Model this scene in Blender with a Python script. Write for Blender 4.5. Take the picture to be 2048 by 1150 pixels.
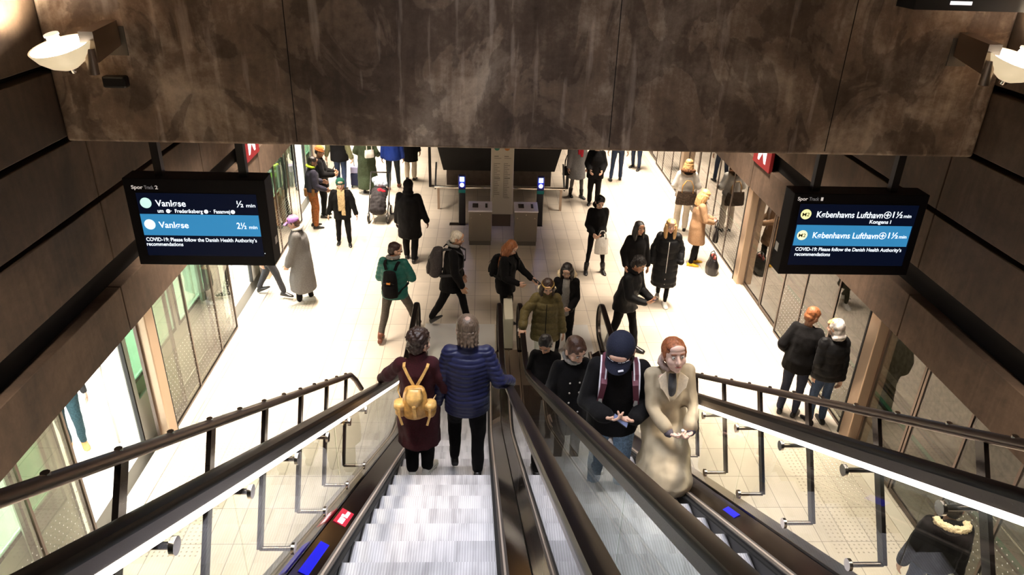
import bpy, bmesh, math, random
from math import sin, cos, tan, pi, radians, sqrt, exp, log
from mathutils import Vector, Matrix, noise

random.seed(7)
SC = bpy.context.scene
for o in list(bpy.data.objects):
    bpy.data.objects.remove(o)
COL = SC.collection
V = Vector

# ------------------------------------------------------------------ camera
H = 6.5
cam = bpy.data.cameras.new('camera')
cam.sensor_width = 36.0
cam.lens = 36.0 * 1460.0 / 2048.0
cam.clip_end = 200
co = bpy.data.objects.new('camera', cam)
COL.objects.link(co)
_p, _y, _r = radians(26.7), radians(2.7), radians(1.8)
fwd = V((sin(_y) * cos(_p), cos(_y) * cos(_p), -sin(_p)))
rt = V((cos(_y), -sin(_y), 0))
up = rt.cross(fwd)
A = rt * cos(_r) + up * sin(_r)
B = up * cos(_r) - rt * sin(_r)
M = Matrix((A, B, -fwd)).transposed().to_4x4()
M.translation = V((0, 0, H))
co.matrix_world = M
SC.camera = co

# ------------------------------------------------------------------ world, exposure, big lights
w = bpy.data.worlds.new('world')
SC.world = w
w.use_nodes = True
w.node_tree.nodes['Background'].inputs[0].default_value = (0.9, 0.85, 0.8, 1)
w.node_tree.nodes['Background'].inputs[1].default_value = 0.02
SC.view_settings.view_transform = 'Standard'
SC.view_settings.look = 'None'
SC.view_settings.gamma = 1
SC.view_settings.use_curve_mapping = False
SC.view_settings.exposure = 0.0

def area(name, loc, sx, sy, power, color, rot=(0, 0, 0), spread=180):
    l = bpy.data.lights.new(name, 'AREA')
    l.shape = 'RECTANGLE'; l.size = sx; l.size_y = sy; l.energy = power; l.color = color
    l.spread = radians(spread)
    o = bpy.data.objects.new(name, l); COL.objects.link(o)
    o.location = loc; o.rotation_euler = rot
    return o
WARM = (1.0, 0.86, 0.70)
COOL = (0.90, 0.92, 1.0)
# rows of ceiling luminaires over the platform edges (behind the beam) and in the shaft over the escalators
LUM = []
for yy in (9.6, 13.2, 16.8, 20.4, 24.5):
    LUM.append((-3.3, yy, 4.62, 0.35, 2.4, 175, WARM, 68))
    LUM.append((4.2, yy, 4.62, 0.35, 2.4, 175, WARM, 68))
for yy in (1.5, 4.6):
    LUM.append((-2.55, yy, 8.0, 0.3, 1.8, 120, WARM, 50))
    LUM.append((3.5, yy, 8.0, 0.3, 1.8, 120, WARM, 50))
LUM.append((-0.3, 4.6, 8.9, 0.5, 4.0, 68, COOL, 55))
LUM.append((1.3, 4.6, 8.9, 0.5, 4.0, 36, COOL, 55))
LUM.append((0.5, 9.6, 4.66, 2.6, 0.5, 75, WARM, 150))
LUM.append((7.0, 9.0, 4.4, 0.3, 6.0, 90, WARM, 170))  # added fill lamp over the right track, brightens the track bed

# ------------------------------------------------------------------ materials
MATS = {}
def newmat(name):
    m = bpy.data.materials.new(name); m.use_nodes = True
    nt = m.node_tree
    return m, nt, nt.nodes['Principled BSDF']
def pmat(name, col, rough=0.6, metal=0.0, emit=None, es=0.0, bump=0.0, bscale=40.0, var=0.0, spec=0.5):
    if name in MATS: return MATS[name]
    m, nt, b = newmat(name)
    b.inputs['Base Color'].default_value = (*col, 1)
    b.inputs['Roughness'].default_value = rough
    b.inputs['Metallic'].default_value = metal
    b.inputs['Specular IOR Level'].default_value = spec
    if emit:
        b.inputs['Emission Color'].default_value = (*emit, 1)
        b.inputs['Emission Strength'].default_value = es
    if bump or var:
        tc = nt.nodes.new('ShaderNodeTexCoord')
        n = nt.nodes.new('ShaderNodeTexNoise'); n.inputs['Scale'].default_value = bscale
        n.inputs['Detail'].default_value = 5
        nt.links.new(tc.outputs['Object'], n.inputs['Vector'])
        if bump:
            bp = nt.nodes.new('ShaderNodeBump'); bp.inputs['Strength'].default_value = bump
            bp.inputs['Distance'].default_value = 0.01
            nt.links.new(n.outputs['Fac'], bp.inputs['Height'])
            nt.links.new(bp.outputs['Normal'], b.inputs['Normal'])
        if var:
            r = nt.nodes.new('ShaderNodeMapRange')
            r.inputs['To Min'].default_value = 1 - var; r.inputs['To Max'].default_value = 1 + var
            r.inputs['From Min'].default_value = 0.3; r.inputs['From Max'].default_value = 0.7
            mx = nt.nodes.new('ShaderNodeVectorMath'); mx.operation = 'SCALE'
            mx.inputs[0].default_value = col
            nt.links.new(n.outputs['Fac'], r.inputs['Value'])
            nt.links.new(r.outputs['Result'], mx.inputs['Scale'])
            nt.links.new(mx.outputs[0], b.inputs['Base Color'])
    MATS[name] = m
    return m

def ramp(nt, stops):
    r = nt.nodes.new('ShaderNodeValToRGB')
    e = r.color_ramp.elements
    while len(e) < len(stops): e.new(0.5)
    for el, (p, c) in zip(e, stops):
        el.position = p; el.color = (*c, 1)
    return r

def concrete(name, c_dark, c_mid, c_light, stain=1.0, seed=0.0, patches=False):
    m, nt, b = newmat(name)
    L = nt.links.new
    tc = nt.nodes.new('ShaderNodeTexCoord')
    mp = nt.nodes.new('ShaderNodeMapping'); mp.inputs['Location'].default_value = (seed, seed * 2, seed)
    L(tc.outputs['Object'], mp.inputs['Vector'])
    n1 = nt.nodes.new('ShaderNodeTexNoise'); n1.inputs['Scale'].default_value = 0.9; n1.inputs['Detail'].default_value = 9
    n1.inputs['Roughness'].default_value = 0.62; n1.inputs['Distortion'].default_value = 0.6
    L(mp.outputs[0], n1.inputs['Vector'])
    # vertical drips
    ms = nt.nodes.new('ShaderNodeMapping'); ms.inputs['Scale'].default_value = (5.0, 5.0, 0.35)
    ms.inputs['Location'].default_value = (seed, 0, 0)
    L(tc.outputs['Object'], ms.inputs['Vector'])
    n2 = nt.nodes.new('ShaderNodeTexNoise'); n2.inputs['Scale'].default_value = 1.3; n2.inputs['Detail'].default_value = 7
    n2.inputs['Distortion'].default_value = 1.2
    L(ms.outputs[0], n2.inputs['Vector'])
    n3 = nt.nodes.new('ShaderNodeTexNoise'); n3.inputs['Scale'].default_value = 9; n3.inputs['Detail'].default_value = 10
    n3.inputs['Roughness'].default_value = 0.75
    L(mp.outputs[0], n3.inputs['Vector'])
    a1 = nt.nodes.new('ShaderNodeMath'); a1.operation = 'MULTIPLY_ADD'; a1.inputs[1].default_value = 0.45 * stain
    L(n2.outputs['Fac'], a1.inputs[0]); L(n1.outputs['Fac'], a1.inputs[2])
    a2 = nt.nodes.new('ShaderNodeMath'); a2.operation = 'MULTIPLY_ADD'; a2.inputs[1].default_value = 0.35
    L(n3.outputs['Fac'], a2.inputs[0]); L(a1.outputs[0], a2.inputs[2])
    off = 0.5 + 0.225 * stain + 0.175
    sub = nt.nodes.new('ShaderNodeMath'); sub.operation = 'SUBTRACT'; sub.inputs[1].default_value = off - 0.5
    L(a2.outputs[0], sub.inputs[0])
    r = ramp(nt, [(0.30, c_dark), (0.5, c_mid), (0.72, c_light)])
    L(sub.outputs[0], r.inputs[0]); L(r.outputs[0], b.inputs['Base Color'])
    if patches:
        n5 = nt.nodes.new('ShaderNodeTexNoise'); n5.inputs['Scale'].default_value = 1.15; n5.inputs['Detail'].default_value = 6
        n5.inputs['Distortion'].default_value = 1.6; n5.inputs['Roughness'].default_value = 0.55
        m5 = nt.nodes.new('ShaderNodeMapping'); m5.inputs['Scale'].default_value = (1.3, 1, 0.8); m5.inputs['Location'].default_value = (4.2, 1, 9.3)
        L(tc.outputs['Object'], m5.inputs['Vector']); L(m5.outputs[0], n5.inputs['Vector'])
        r5 = ramp(nt, [(0.47, (0.64, 0.62, 0.62)), (0.495, (1.0, 1.0, 1.0)), (0.62, (1.12, 1.1, 1.08))])
        L(n5.outputs['Fac'], r5.inputs[0])
        n6 = nt.nodes.new('ShaderNodeTexNoise'); n6.inputs['Scale'].default_value = 1.6; n6.inputs['Detail'].default_value = 4
        m6 = nt.nodes.new('ShaderNodeMapping'); m6.inputs['Scale'].default_value = (4.5, 1, 0.55); m6.inputs['Location'].default_value = (1.2, 1, 2.3)
        L(tc.outputs['Object'], m6.inputs['Vector']); L(m6.outputs[0], n6.inputs['Vector'])
        r6 = ramp(nt, [(0.60, (0.0, 0.0, 0.0)), (0.64, (0.10, 0.085, 0.075)), (0.75, (0.26, 0.23, 0.20))])
        L(n6.outputs['Fac'], r6.inputs[0])
        mm = nt.nodes.new('ShaderNodeMixRGB'); mm.blend_type = 'MULTIPLY'; mm.inputs[0].default_value = 1
        L(r.outputs[0], mm.inputs[1]); L(r5.outputs[0], mm.inputs[2])
        ma = nt.nodes.new('ShaderNodeMixRGB'); ma.blend_type = 'ADD'; ma.inputs[0].default_value = 1
        L(mm.outputs[0], ma.inputs[1]); L(r6.outputs[0], ma.inputs[2]); L(ma.outputs[0], b.inputs['Base Color'])
    b.inputs['Roughness'].default_value = 0.8
    bp = nt.nodes.new('ShaderNodeBump'); bp.inputs['Strength'].default_value = 0.35; bp.inputs['Distance'].default_value = 0.01
    L(n3.outputs['Fac'], bp.inputs['Height']); L(bp.outputs[0], b.inputs['Normal'])
    MATS[name] = m
    return m

def beammat():
    """beam face: worn concrete, lighter scaled patches in the lower middle"""
    m = concrete('beam_concrete', (0.11, 0.073, 0.052), (0.25, 0.175, 0.125), (0.62, 0.50, 0.39), 0.6, 3.1, True)
    return m

def tilemat():
    m, nt, b = newmat('floor_tiles')
    L = nt.links.new
    tc = nt.nodes.new('ShaderNodeTexCoord')
    mp = nt.nodes.new('ShaderNodeMapping'); mp.inputs['Rotation'].default_value = (0, 0, pi / 2)
    mp.inputs['Location'].default_value = (0.0, 0.12, 0)
    L(tc.outputs['Object'], mp.inputs['Vector'])
    br = nt.nodes.new('ShaderNodeTexBrick')
    br.offset = 0.0; br.inputs['Scale'].default_value = 1.0
    br.inputs['Brick Width'].default_value = 0.57; br.inputs['Row Height'].default_value = 0.30
    br.inputs['Mortar Size'].default_value = 0.0045; br.inputs['Mortar Smooth'].default_value = 0.1
    br.inputs['Bias'].default_value = 0.0
    br.inputs['Color1'].default_value = (0.62, 0.54, 0.45, 1)
    br.inputs['Color2'].default_value = (0.54, 0.47, 0.39, 1)
    br.inputs['Mortar'].default_value = (0.27, 0.23, 0.19, 1)
    L(mp.outputs[0], br.inputs['Vector'])
    n = nt.nodes.new('ShaderNodeTexNoise'); n.inputs['Scale'].default_value = 1.1; n.inputs['Detail'].default_value = 8
    L(tc.outputs['Object'], n.inputs['Vector'])
    r = nt.nodes.new('ShaderNodeMapRange'); r.inputs['From Min'].default_value = 0.3; r.inputs['From Max'].default_value = 0.7
    r.inputs['To Min'].default_value = 0.86; r.inputs['To Max'].default_value = 1.1
    L(n.outputs['Fac'], r.inputs['Value'])
    mx = nt.nodes.new('ShaderNodeVectorMath'); mx.operation = 'SCALE'
    L(br.outputs['Color'], mx.inputs[0]); L(r.outputs[0], mx.inputs['Scale'])
    L(mx.outputs[0], b.inputs['Base Color'])
    b.inputs['Roughness'].default_value = 0.38
    bp = nt.nodes.new('ShaderNodeBump'); bp.inputs['Strength'].default_value = 0.3; bp.inputs['Distance'].default_value = 0.004
    bp.invert = True
    L(br.outputs['Fac'], bp.inputs['Height']); L(bp.outputs[0], b.inputs['Normal'])
    return m

def stepmat():
    m, nt, b = newmat('step_aluminium')
    L = nt.links.new
    tc = nt.nodes.new('ShaderNodeTexCoord')
    wv = nt.nodes.new('ShaderNodeTexWave'); wv.bands_direction = 'X'
    wv.inputs['Scale'].default_value = 17.0
    L(tc.outputs['Object'], wv.inputs['Vector'])
    ms = nt.nodes.new('ShaderNodeMapping'); ms.inputs['Scale'].default_value = (16, 1.6, 3)
    L(tc.outputs['Object'], ms.inputs['Vector'])
    n = nt.nodes.new('ShaderNodeTexNoise'); n.inputs['Scale'].default_value = 1.0; n.inputs['Detail'].default_value = 5
    L(ms.outputs[0], n.inputs['Vector'])
    r = ramp(nt, [(0.36, (0.40, 0.385, 0.40)), (0.48, (0.52, 0.505, 0.525)), (0.75, (0.62, 0.60, 0.62))])
    L(n.outputs['Fac'], r.inputs[0])
    n4 = nt.nodes.new('ShaderNodeTexNoise'); n4.inputs['Scale'].default_value = 2.2; n4.inputs['Detail'].default_value = 3
    L(tc.outputs['Object'], n4.inputs['Vector'])
    r4 = nt.nodes.new('ShaderNodeMapRange'); r4.inputs['From Min'].default_value = 0.35; r4.inputs['From Max'].default_value = 0.65
    r4.inputs['To Min'].default_value = 0.82; r4.inputs['To Max'].default_value = 1.12
    L(n4.outputs['Fac'], r4.inputs['Value'])
    mx = nt.nodes.new('ShaderNodeVectorMath'); mx.operation = 'SCALE'
    L(r.outputs[0], mx.inputs[0]); L(r4.outputs[0], mx.inputs['Scale'])
    m2 = nt.nodes.new('ShaderNodeMixRGB'); m2.blend_type = 'MULTIPLY'; m2.inputs[0].default_value = 0.28
    L(mx.outputs[0], m2.inputs[1]); L(wv.outputs['Color'], m2.inputs[2])
    L(m2.outputs[0], b.inputs['Base Color'])
    b.inputs['Metallic'].default_value = 0.15; b.inputs['Roughness'].default_value = 0.5
    bp = nt.nodes.new('ShaderNodeBump'); bp.inputs['Strength'].default_value = 0.4; bp.inputs['Distance'].default_value = 0.004
    L(wv.outputs['Fac'], bp.inputs['Height']); L(bp.outputs[0], b.inputs['Normal'])
    return m

def glass(name, tint, ior=1.5, gloss=1.0, rough=0.0):
    m, nt, b = newmat(name)
    nt.nodes.remove(b)
    L = nt.links.new
    out = nt.nodes['Material Output']
    t = nt.nodes.new('ShaderNodeBsdfTransparent'); t.inputs[0].default_value = (*tint, 1)
    g = nt.nodes.new('ShaderNodeBsdfGlossy'); g.inputs['Roughness'].default_value = rough
    f = nt.nodes.new('ShaderNodeFresnel'); f.inputs['IOR'].default_value = ior
    k = nt.nodes.new('ShaderNodeMath'); k.operation = 'MULTIPLY'; k.inputs[1].default_value = gloss; k.use_clamp = True
    geo = nt.nodes.new('ShaderNodeNewGeometry')
    inv = nt.nodes.new('ShaderNodeMath'); inv.operation = 'SUBTRACT'; inv.inputs[0].default_value = 1.0
    L(geo.outputs['Backfacing'], inv.inputs[1])
    k0 = nt.nodes.new('ShaderNodeMath'); k0.operation = 'MULTIPLY'
    L(f.outputs[0], k0.inputs[0]); L(inv.outputs[0], k0.inputs[1]); L(k0.outputs[0], k.inputs[0])
    mx = nt.nodes.new('ShaderNodeMixShader')
    L(k.outputs[0], mx.inputs[0]); L(t.outputs[0], mx.inputs[1]); L(g.outputs[0], mx.inputs[2])
    L(mx.outputs[0], out.inputs['Surface'])
    MATS[name] = m
    return m

def emis(name, col, s):
    if name in MATS: return MATS[name]
    m, nt, b = newmat(name)
    b.inputs['Base Color'].default_value = (*[c * 0.5 for c in col], 1)
    b.inputs['Emission Color'].default_value = (*col, 1); b.inputs['Emission Strength'].default_value = s
    b.inputs['Roughness'].default_value = 0.4
    MATS[name] = m
    return m

def brushed(name, col, rough=0.3, metal=1.0, sc=(2, 200, 200)):
    m, nt, b = newmat(name)
    L = nt.links.new
    b.inputs['Base Color'].default_value = (*col, 1); b.inputs['Metallic'].default_value = metal
    tc = nt.nodes.new('ShaderNodeTexCoord')
    mp = nt.nodes.new('ShaderNodeMapping'); mp.inputs['Scale'].default_value = sc
    L(tc.outputs['Object'], mp.inputs['Vector'])
    n = nt.nodes.new('ShaderNodeTexNoise'); n.inputs['Scale'].default_value = 1; n.inputs['Detail'].default_value = 3
    L(mp.outputs[0], n.inputs['Vector'])
    r = nt.nodes.new('ShaderNodeMapRange'); r.inputs['To Min'].default_value = rough * 0.7; r.inputs['To Max'].default_value = rough * 1.4
    L(n.outputs['Fac'], r.inputs['Value']); L(r.outputs[0], b.inputs['Roughness'])
    MATS[name] = m
    return m

M_TILE = tilemat()
M_STEP = stepmat()
M_WALL = concrete('wall_panels', (0.042, 0.026, 0.017), (0.078, 0.048, 0.031), (0.14, 0.088, 0.057), 0.6, 0.0)
M_BEAM = beammat()
M_GROOVE = pmat('groove_shadow_gap', (0.008, 0.006, 0.005), 0.9)
M_GLASS = glass('balustrade_glass', (0.93, 0.96, 0.93), 1.5, 1.4)
M_SCREEN = glass('screen_glass', (0.80, 0.82, 0.76), 1.5, 2.2)
M_TRAING = glass('train_window', (0.66, 0.80, 0.70), 1.5, 1.5)
M_STEEL = brushed('brushed_steel', (0.46, 0.37, 0.30), 0.32)
M_CHROME = brushed('chrome_trim', (0.72, 0.66, 0.60), 0.16)
M_DARKSTEEL = brushed('dark_bronze_steel', (0.16, 0.13, 0.115), 0.30)
M_POST = pmat('portal_steel', (0.50, 0.38, 0.28), 0.35, 0.7)
M_RUBBER = pmat('handrail_rubber', (0.006, 0.0035, 0.0035), 0.36, 0, spec=0.16)
M_BLACK = pmat('black_metal', (0.012, 0.011, 0.011), 0.4)
M_BLACKM = pmat('black_matt', (0.010, 0.009, 0.009), 0.8)
M_SILL = pmat('pale_sill', (0.62, 0.56, 0.48), 0.4)
M_STRIP = emis('light_strip', (1.0, 0.93, 0.84), 9.0)
M_LUM = emis('luminaire_face', (1.0, 0.88, 0.74), 6.0)
M_TRAINW = pmat('train_white', (0.78, 0.78, 0.74), 0.3)
M_TRAINL = emis('train_lamp', (1.0, 0.99, 0.94), 9.0)
M_CREAM = pmat('cream_panel', (0.62, 0.58, 0.46), 0.5)
M_TRACK = concrete('track_bed', (0.10, 0.088, 0.065), (0.24, 0.205, 0.155), (0.42, 0.37, 0.29), 0.4, 7.0)
M_WHITE = pmat('white_paint', (0.75, 0.73, 0.70), 0.4)
M_RED = pmat('red_sign', (0.22, 0.01, 0.015), 0.4)

# ------------------------------------------------------------------ mesh helpers
def tag(o, label=None, cat=None, group=None, kind=None):
    if label: o['label'] = label
    if cat: o['category'] = cat
    if group: o['group'] = group
    if kind: o['kind'] = kind
    return o
def empty(name, loc=(0, 0, 0), rz=0.0, parent=None):
    o = bpy.data.objects.new(name, None); COL.objects.link(o)
    o.empty_display_size = 0.1
    o.location = loc; o.rotation_euler = (0, 0, rz)
    if parent: o.parent = parent
    return o
def obj(name, bm, mat, parent=None, smooth=False, loc=None):
    me = bpy.data.meshes.new(name)
    bmesh.ops.recalc_face_normals(bm, faces=bm.faces)
    bm.to_mesh(me); bm.free()
    if smooth:
        me.shade_smooth()
        if smooth == 'auto': me.set_sharp_from_angle(angle=radians(40))
    for m in (mat if isinstance(mat, (list, tuple)) else [mat]): me.materials.append(m)
    o = bpy.data.objects.new(name, me); COL.objects.link(o)
    if parent: o.parent = parent
    if loc: o.location = loc
    return o
def box(bm, a, b, mi=0):
    x0, y0, z0 = a; x1, y1, z1 = b
    v = [bm.verts.new(c) for c in ((x0,y0,z0),(x1,y0,z0),(x1,y1,z0),(x0,y1,z0),(x0,y0,z1),(x1,y0,z1),(x1,y1,z1),(x0,y1,z1))]
    for f in ((0,3,2,1),(4,5,6,7),(0,1,5,4),(1,2,6,5),(2,3,7,6),(3,0,4,7)):
        bm.faces.new([v[i] for i in f]).material_index = mi
    return v
def bbox(bm, a, b, r=0.01, seg=2):
    """bevelled box"""
    t = bmesh.new(); box(t, a, b)
    bmesh.ops.bevel(t, geom=t.edges[:], offset=r, segments=seg, affect='EDGES', profile=0.5)
    me = bpy.data.meshes.new('tmp'); t.to_mesh(me); t.free()
    bm.from_mesh(me); bpy.data.meshes.remove(me)
def Bx(a, b): bm = bmesh.new(); box(bm, a, b); return bm
def ringloft(bm, rings, cap=True, mi=0):
    """rings: list of lists of Vectors of the same count"""
    vs = [[bm.verts.new(p) for p in r] for r in rings]
    n = len(vs[0])
    for a, b in zip(vs, vs[1:]):
        for i in range(n):
            f = bm.faces.new((a[i], a[(i+1) % n], b[(i+1) % n], b[i])); f.material_index = mi
    if cap:
        bm.faces.new(vs[0][::-1]).material_index = mi; bm.faces.new(vs[-1]).material_index = mi
def frame(d):
    d = d.normalized()
    u = d.cross(V((0, 0, 1)))
    if u.length < 1e-3: u = d.cross(V((0, 1, 0)))
    u.normalize(); v = u.cross(d).normalized()
    return d, u, v
def tube(bm, pts, r, n=10, mi=0):
    pts = [V(p) for p in pts]
    rings = []
    pu = None
    for i, p in enumerate(pts):
        d = (pts[min(i+1, len(pts)-1)] - pts[max(i-1, 0)]).normalized()
        if pu is None: _, u, v = frame(d)
        else:
            u = (pu - d * pu.dot(d)).normalized(); v = u.cross(d).normalized()
        pu = u
        rr = r[i] if isinstance(r, (list, tuple)) else r
        rings.append([p + (u * cos(2*pi*k/n) + v * sin(2*pi*k/n)) * rr for k in range(n)])
    ringloft(bm, rings, True, mi)
def lathe(bm, prof, n=32, c=V((0,0,0)), mat=None, mi=0):
    rings = []
    for r, z in prof:
        ring = [V((max(r, 1e-4)*cos(2*pi*k/n), max(r, 1e-4)*sin(2*pi*k/n), z)) for k in range(n)]
        if mat: ring = [mat @ p for p in ring]
        rings.append([c + p for p in ring])
    ringloft(bm, rings, True, mi)
def prism(bm, poly, x0, x1, mi=0):
    """poly: (y,z) list, extruded along x"""
    ringloft(bm, [[V((x0, y, z)) for y, z in poly], [V((x1, y, z)) for y, z in poly]], True, mi)
BAKE = []
def text(name, s, loc, size, mat, parent, rx=pi/2, shear=0.0, ext=0.001, rz=0, width=None):
    cu = bpy.data.curves.new(name, 'FONT'); cu.body = s; cu.size = size; cu.extrude = ext; cu.shear = shear
    cu.offset = size * 0.011
    cu.materials.append(mat)
    o = bpy.data.objects.new(name, cu); COL.objects.link(o)
    o.location = loc; o.rotation_euler = (rx, 0, rz); o.parent = parent
    BAKE.append((o, width))
    return o
# ------------------------------------------------------------------ setting
XL, XR = -4.25, 5.27      # platform edge planes (screen doors)
WL, WR = -4.12, 5.12      # concrete wall faces above the doors
bm = Bx((XL - 0.10, -8, -0.25), (XR + 0.10, 46, 0.0))
tag(obj('floor', bm, M_TILE), kind='structure')
for s, x in (('left', XL), ('right', XR)):
    bm = bmesh.new()
    a, b = (x, x + 0.17) if s == 'left' else (x - 0.17, x)
    box(bm, (a, -8, 0.0), (b, 46, 0.012))
    tag(obj('trim_1' if s == 'left' else 'trim_2', bm, M_SILL), kind='structure')

# walls: panels with shadow gaps; the recessed dark band is real depth
JY = [-8, -3.8, -0.95, 1.9, 4.75, 7.6, 10.55, 13.2, 16.0, 19.0, 22.0, 25.0, 30, 38, 46]
def wall(side):
    x = WL if side == 'left' else WR
    sg = -1 if side == 'left' else 1
    root = tag(empty('wall_' + side), kind='structure')
    bm = bmesh.new()
    rows = [(2.05, 2.63), (2.98, 3.66), (3.72, 4.40), (4.46, 5.08), (5.16, 6.2), (6.26, 9.4)]
    for z0, z1 in rows:
        for y0, y1 in zip(JY, JY[1:]):
            g = 0.009
            t = bmesh.new()
            box(t, (min(x, x + sg*0.16), y0 + g, z0), (max(x, x + sg*0.16), y1 - g, z1))
            bmesh.ops.bevel(t, geom=t.edges[:], offset=0.006, segments=1, affect='EDGES')
            me = bpy.data.meshes.new('t'); t.to_mesh(me); t.free(); bm.from_mesh(me); bpy.data.meshes.remove(me)
    tag(obj('wall_panels', bm, M_WALL, root), kind='structure')
    bm = Bx((min(x + sg*0.15, x + sg*0.5), -8, 2.05), (max(x + sg*0.15, x + sg*0.5), 46, 9.4))
    tag(obj('wall_backing', bm, M_GROOVE, root), kind='structure')
for s in ('left', 'right'): wall(s)

# concrete beam across the shaft; behind it the platform ceiling
bm = bmesh.new(); bbox(bm, (WL + 0.01, 7.25, 4.42), (WR - 0.01, 7.85, 8.9), 0.03, 3)
tag(obj('concrete_beam', bm, M_BEAM), kind='structure')
bm = bmesh.new()
for x in (-1.86, 1.28, 3.52):
    box(bm, (x, 7.247, 4.46), (x + 0.008, 7.252, 8.8))
tag(obj('trim_3', bm, M_GROOVE), kind='structure')
bm = Bx((WL, 7.9, 4.75), (WR, 46, 5.0))
tag(obj('ceiling', bm, pmat('ceiling_grey', (0.10, 0.085, 0.07), 0.8)), kind='structure')
bm = Bx((WL, -8, 9.1), (WR, 7.25, 9.3))
tag(obj('ceiling_1', bm, pmat('ceiling_grey', (0.10, 0.085, 0.07), 0.8)), kind='structure')
bm = Bx((-8.5, 45.9, -1.2), (9.5, 46.2, 9.2))
tag(obj('wall_back', bm, M_WALL), kind='structure')

# luminaires
lcount = 0
for i, (x, y, z, sx, sy, pw, c, sp) in enumerate(LUM):
    r = empty('ceiling_light', (x, y, z))
    tag(r, 'long ceiling luminaire above the platform and escalators, or added track fill lamp, out of the picture', 'light', 'ceiling luminaires')
    bm = bmesh.new(); box(bm, (-sx/2 - .03, -sy/2 - .03, 0.0), (sx/2 + .03, sy/2 + .03, 0.09))
    obj('housing', bm, M_DARKSTEEL, r)
    l = area('lamp_light', (0, 0, -0.02), sx, sy, pw, c, spread=sp); l.parent = r

# ---------------- platform screen doors
PER = 5.05
def screens(side):
    x = XL if side == 'left' else XR
    sg = -1 if side == 'left' else 1
    k0 = -1
    wn = 1 if side == 'left' else 21
    dn = 1 if side == 'left' else 21
    top = 2.42
    for k in range(-1, 6):
        y0 = 3.3 + PER * k          # glass bay start
        yg = 6.2 + PER * k          # door opening start
        ye = 8.1 + PER * k          # thick post start
        # glass bay: thick post 3.05..3.3 belongs to previous bay
        r = tag(empty('window_%d' % wn, (x, y0, 0)), kind='structure'); wn += 1
        L = yg - y0 - 0.03
        bm = bmesh.new()
        box(bm, (-0.02, 0, 0.0), (0.02, L, 0.05)); box(bm, (-0.02, 0, top - 0.05), (0.02, L, top))
        for q in (0.0, 1.03 * 1, 2.05, L - 0.02):
            box(bm, (-0.018, q, 0.05), (0.018, q + 0.035, top - 0.05))
        tag(obj('window_frame', bm, M_DARKSTEEL, r), kind='structure')
        for q0, q1 in ((0.035, 1.03), (1.065, 2.05), (2.085, L - 0.02)):
            bm = Bx((-0.006, q0, 0.05), (0.006, q1, top - 0.05))
            tag(obj('window_pane', bm, M_SCREEN, r), kind='structure')
        bm = bmesh.new(); bbox(bm, (-0.09, -0.26, 0.0), (0.06, -0.02, top), 0.012, 2)
        tag(obj('window_post', bm, M_POST, r), kind='structure')
        bm = Bx((-0.095, -0.02, 0.0), (0.05, 0.015, top))
        tag(obj('window_seal', bm, M_BLACKM, r), kind='structure')
        # frosted dot pattern and hold bar on the leaf bays
        bm = bmesh.new()
        for i in range(34):
            for j in range(13):
                yy = 0.06 + i*0.084 + (j % 2)*0.042; zz = 0.12 + j*0.072
                if yy < L - 0.1 and side == 'right':
                    box(bm, (-0.009, yy, zz), (-0.0065, yy+0.012, zz+0.012))
                elif yy < L - 0.1:
                    box(bm, (0.0065, yy, zz), (0.009, yy+0.012, zz+0.012))
        tag(obj('window_dots', bm, M_WHITE, r), kind='structure')
        # door leaves
        d = tag(empty('door_%d' % dn, (x, yg, 0)), kind='structure'); dn += 1
        W = (ye - yg) / 2
        openL = side == 'left'
        for s in (0, 1):
            leaf = tag(empty('door_leaf', (sg*0.07, 0, 0), parent=d), kind='structure')
            yo = (s*W) if not openL else (-W + 0.06 if s == 0 else 2*W - 0.06)
            bm = bmesh.new()
            box(bm, (-0.02, yo + .01, 0.02), (0.02, yo + W - .01, 0.08)); box(bm, (-0.02, yo + .01, top - .08), (0.02, yo + W - .01, top))
            box(bm, (-0.02, yo + .01, 0.08), (0.02, yo + .05, top - .08)); box(bm, (-0.02, yo + W - .05, 0.08), (0.02, yo + W - .01, top - .08))
            tag(obj('door_frame', bm, M_DARKSTEEL, leaf), kind='structure')
            bm = Bx((-0.007, yo + .05, .08), (0.007, yo + W - .05, top - .08))
            tag(obj('door_pane', bm, M_SCREEN, leaf), kind='structure')
screens('left'); screens('right')

# tactile dots by the doors (part of the floor finish)
for side in (-1, 1):
    bm = bmesh.new()
    for k in range(-1, 4):
        yb = 6.2 + PER * k
        for i in range(34):
            for j in range(14):
                x = (XL + 0.28 + j*0.06) if side < 0 else (XR - 0.28 - j*0.06)
                y = yb - 0.1 + i*0.06
                if y < 3.2 or y > 16: continue
                vs = [bm.verts.new((x + 0.013*cos(a), y + 0.013*sin(a), 0.001)) for a in [2*pi*q/6 for q in range(6)]]
                tp = bm.verts.new((x, y, 0.006))
                for q in range(6): bm.faces.new((vs[q], vs[(q+1) % 6], tp))
    tag(obj('tactile_dots', bm, pmat('tactile_metal', (0.40, 0.34, 0.28), 0.4, 0.3)), 'field of small raised guidance dots on the floor by the %s screen doors' % ('left' if side < 0 else 'right'), 'tactile paving', kind='stuff')

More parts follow.
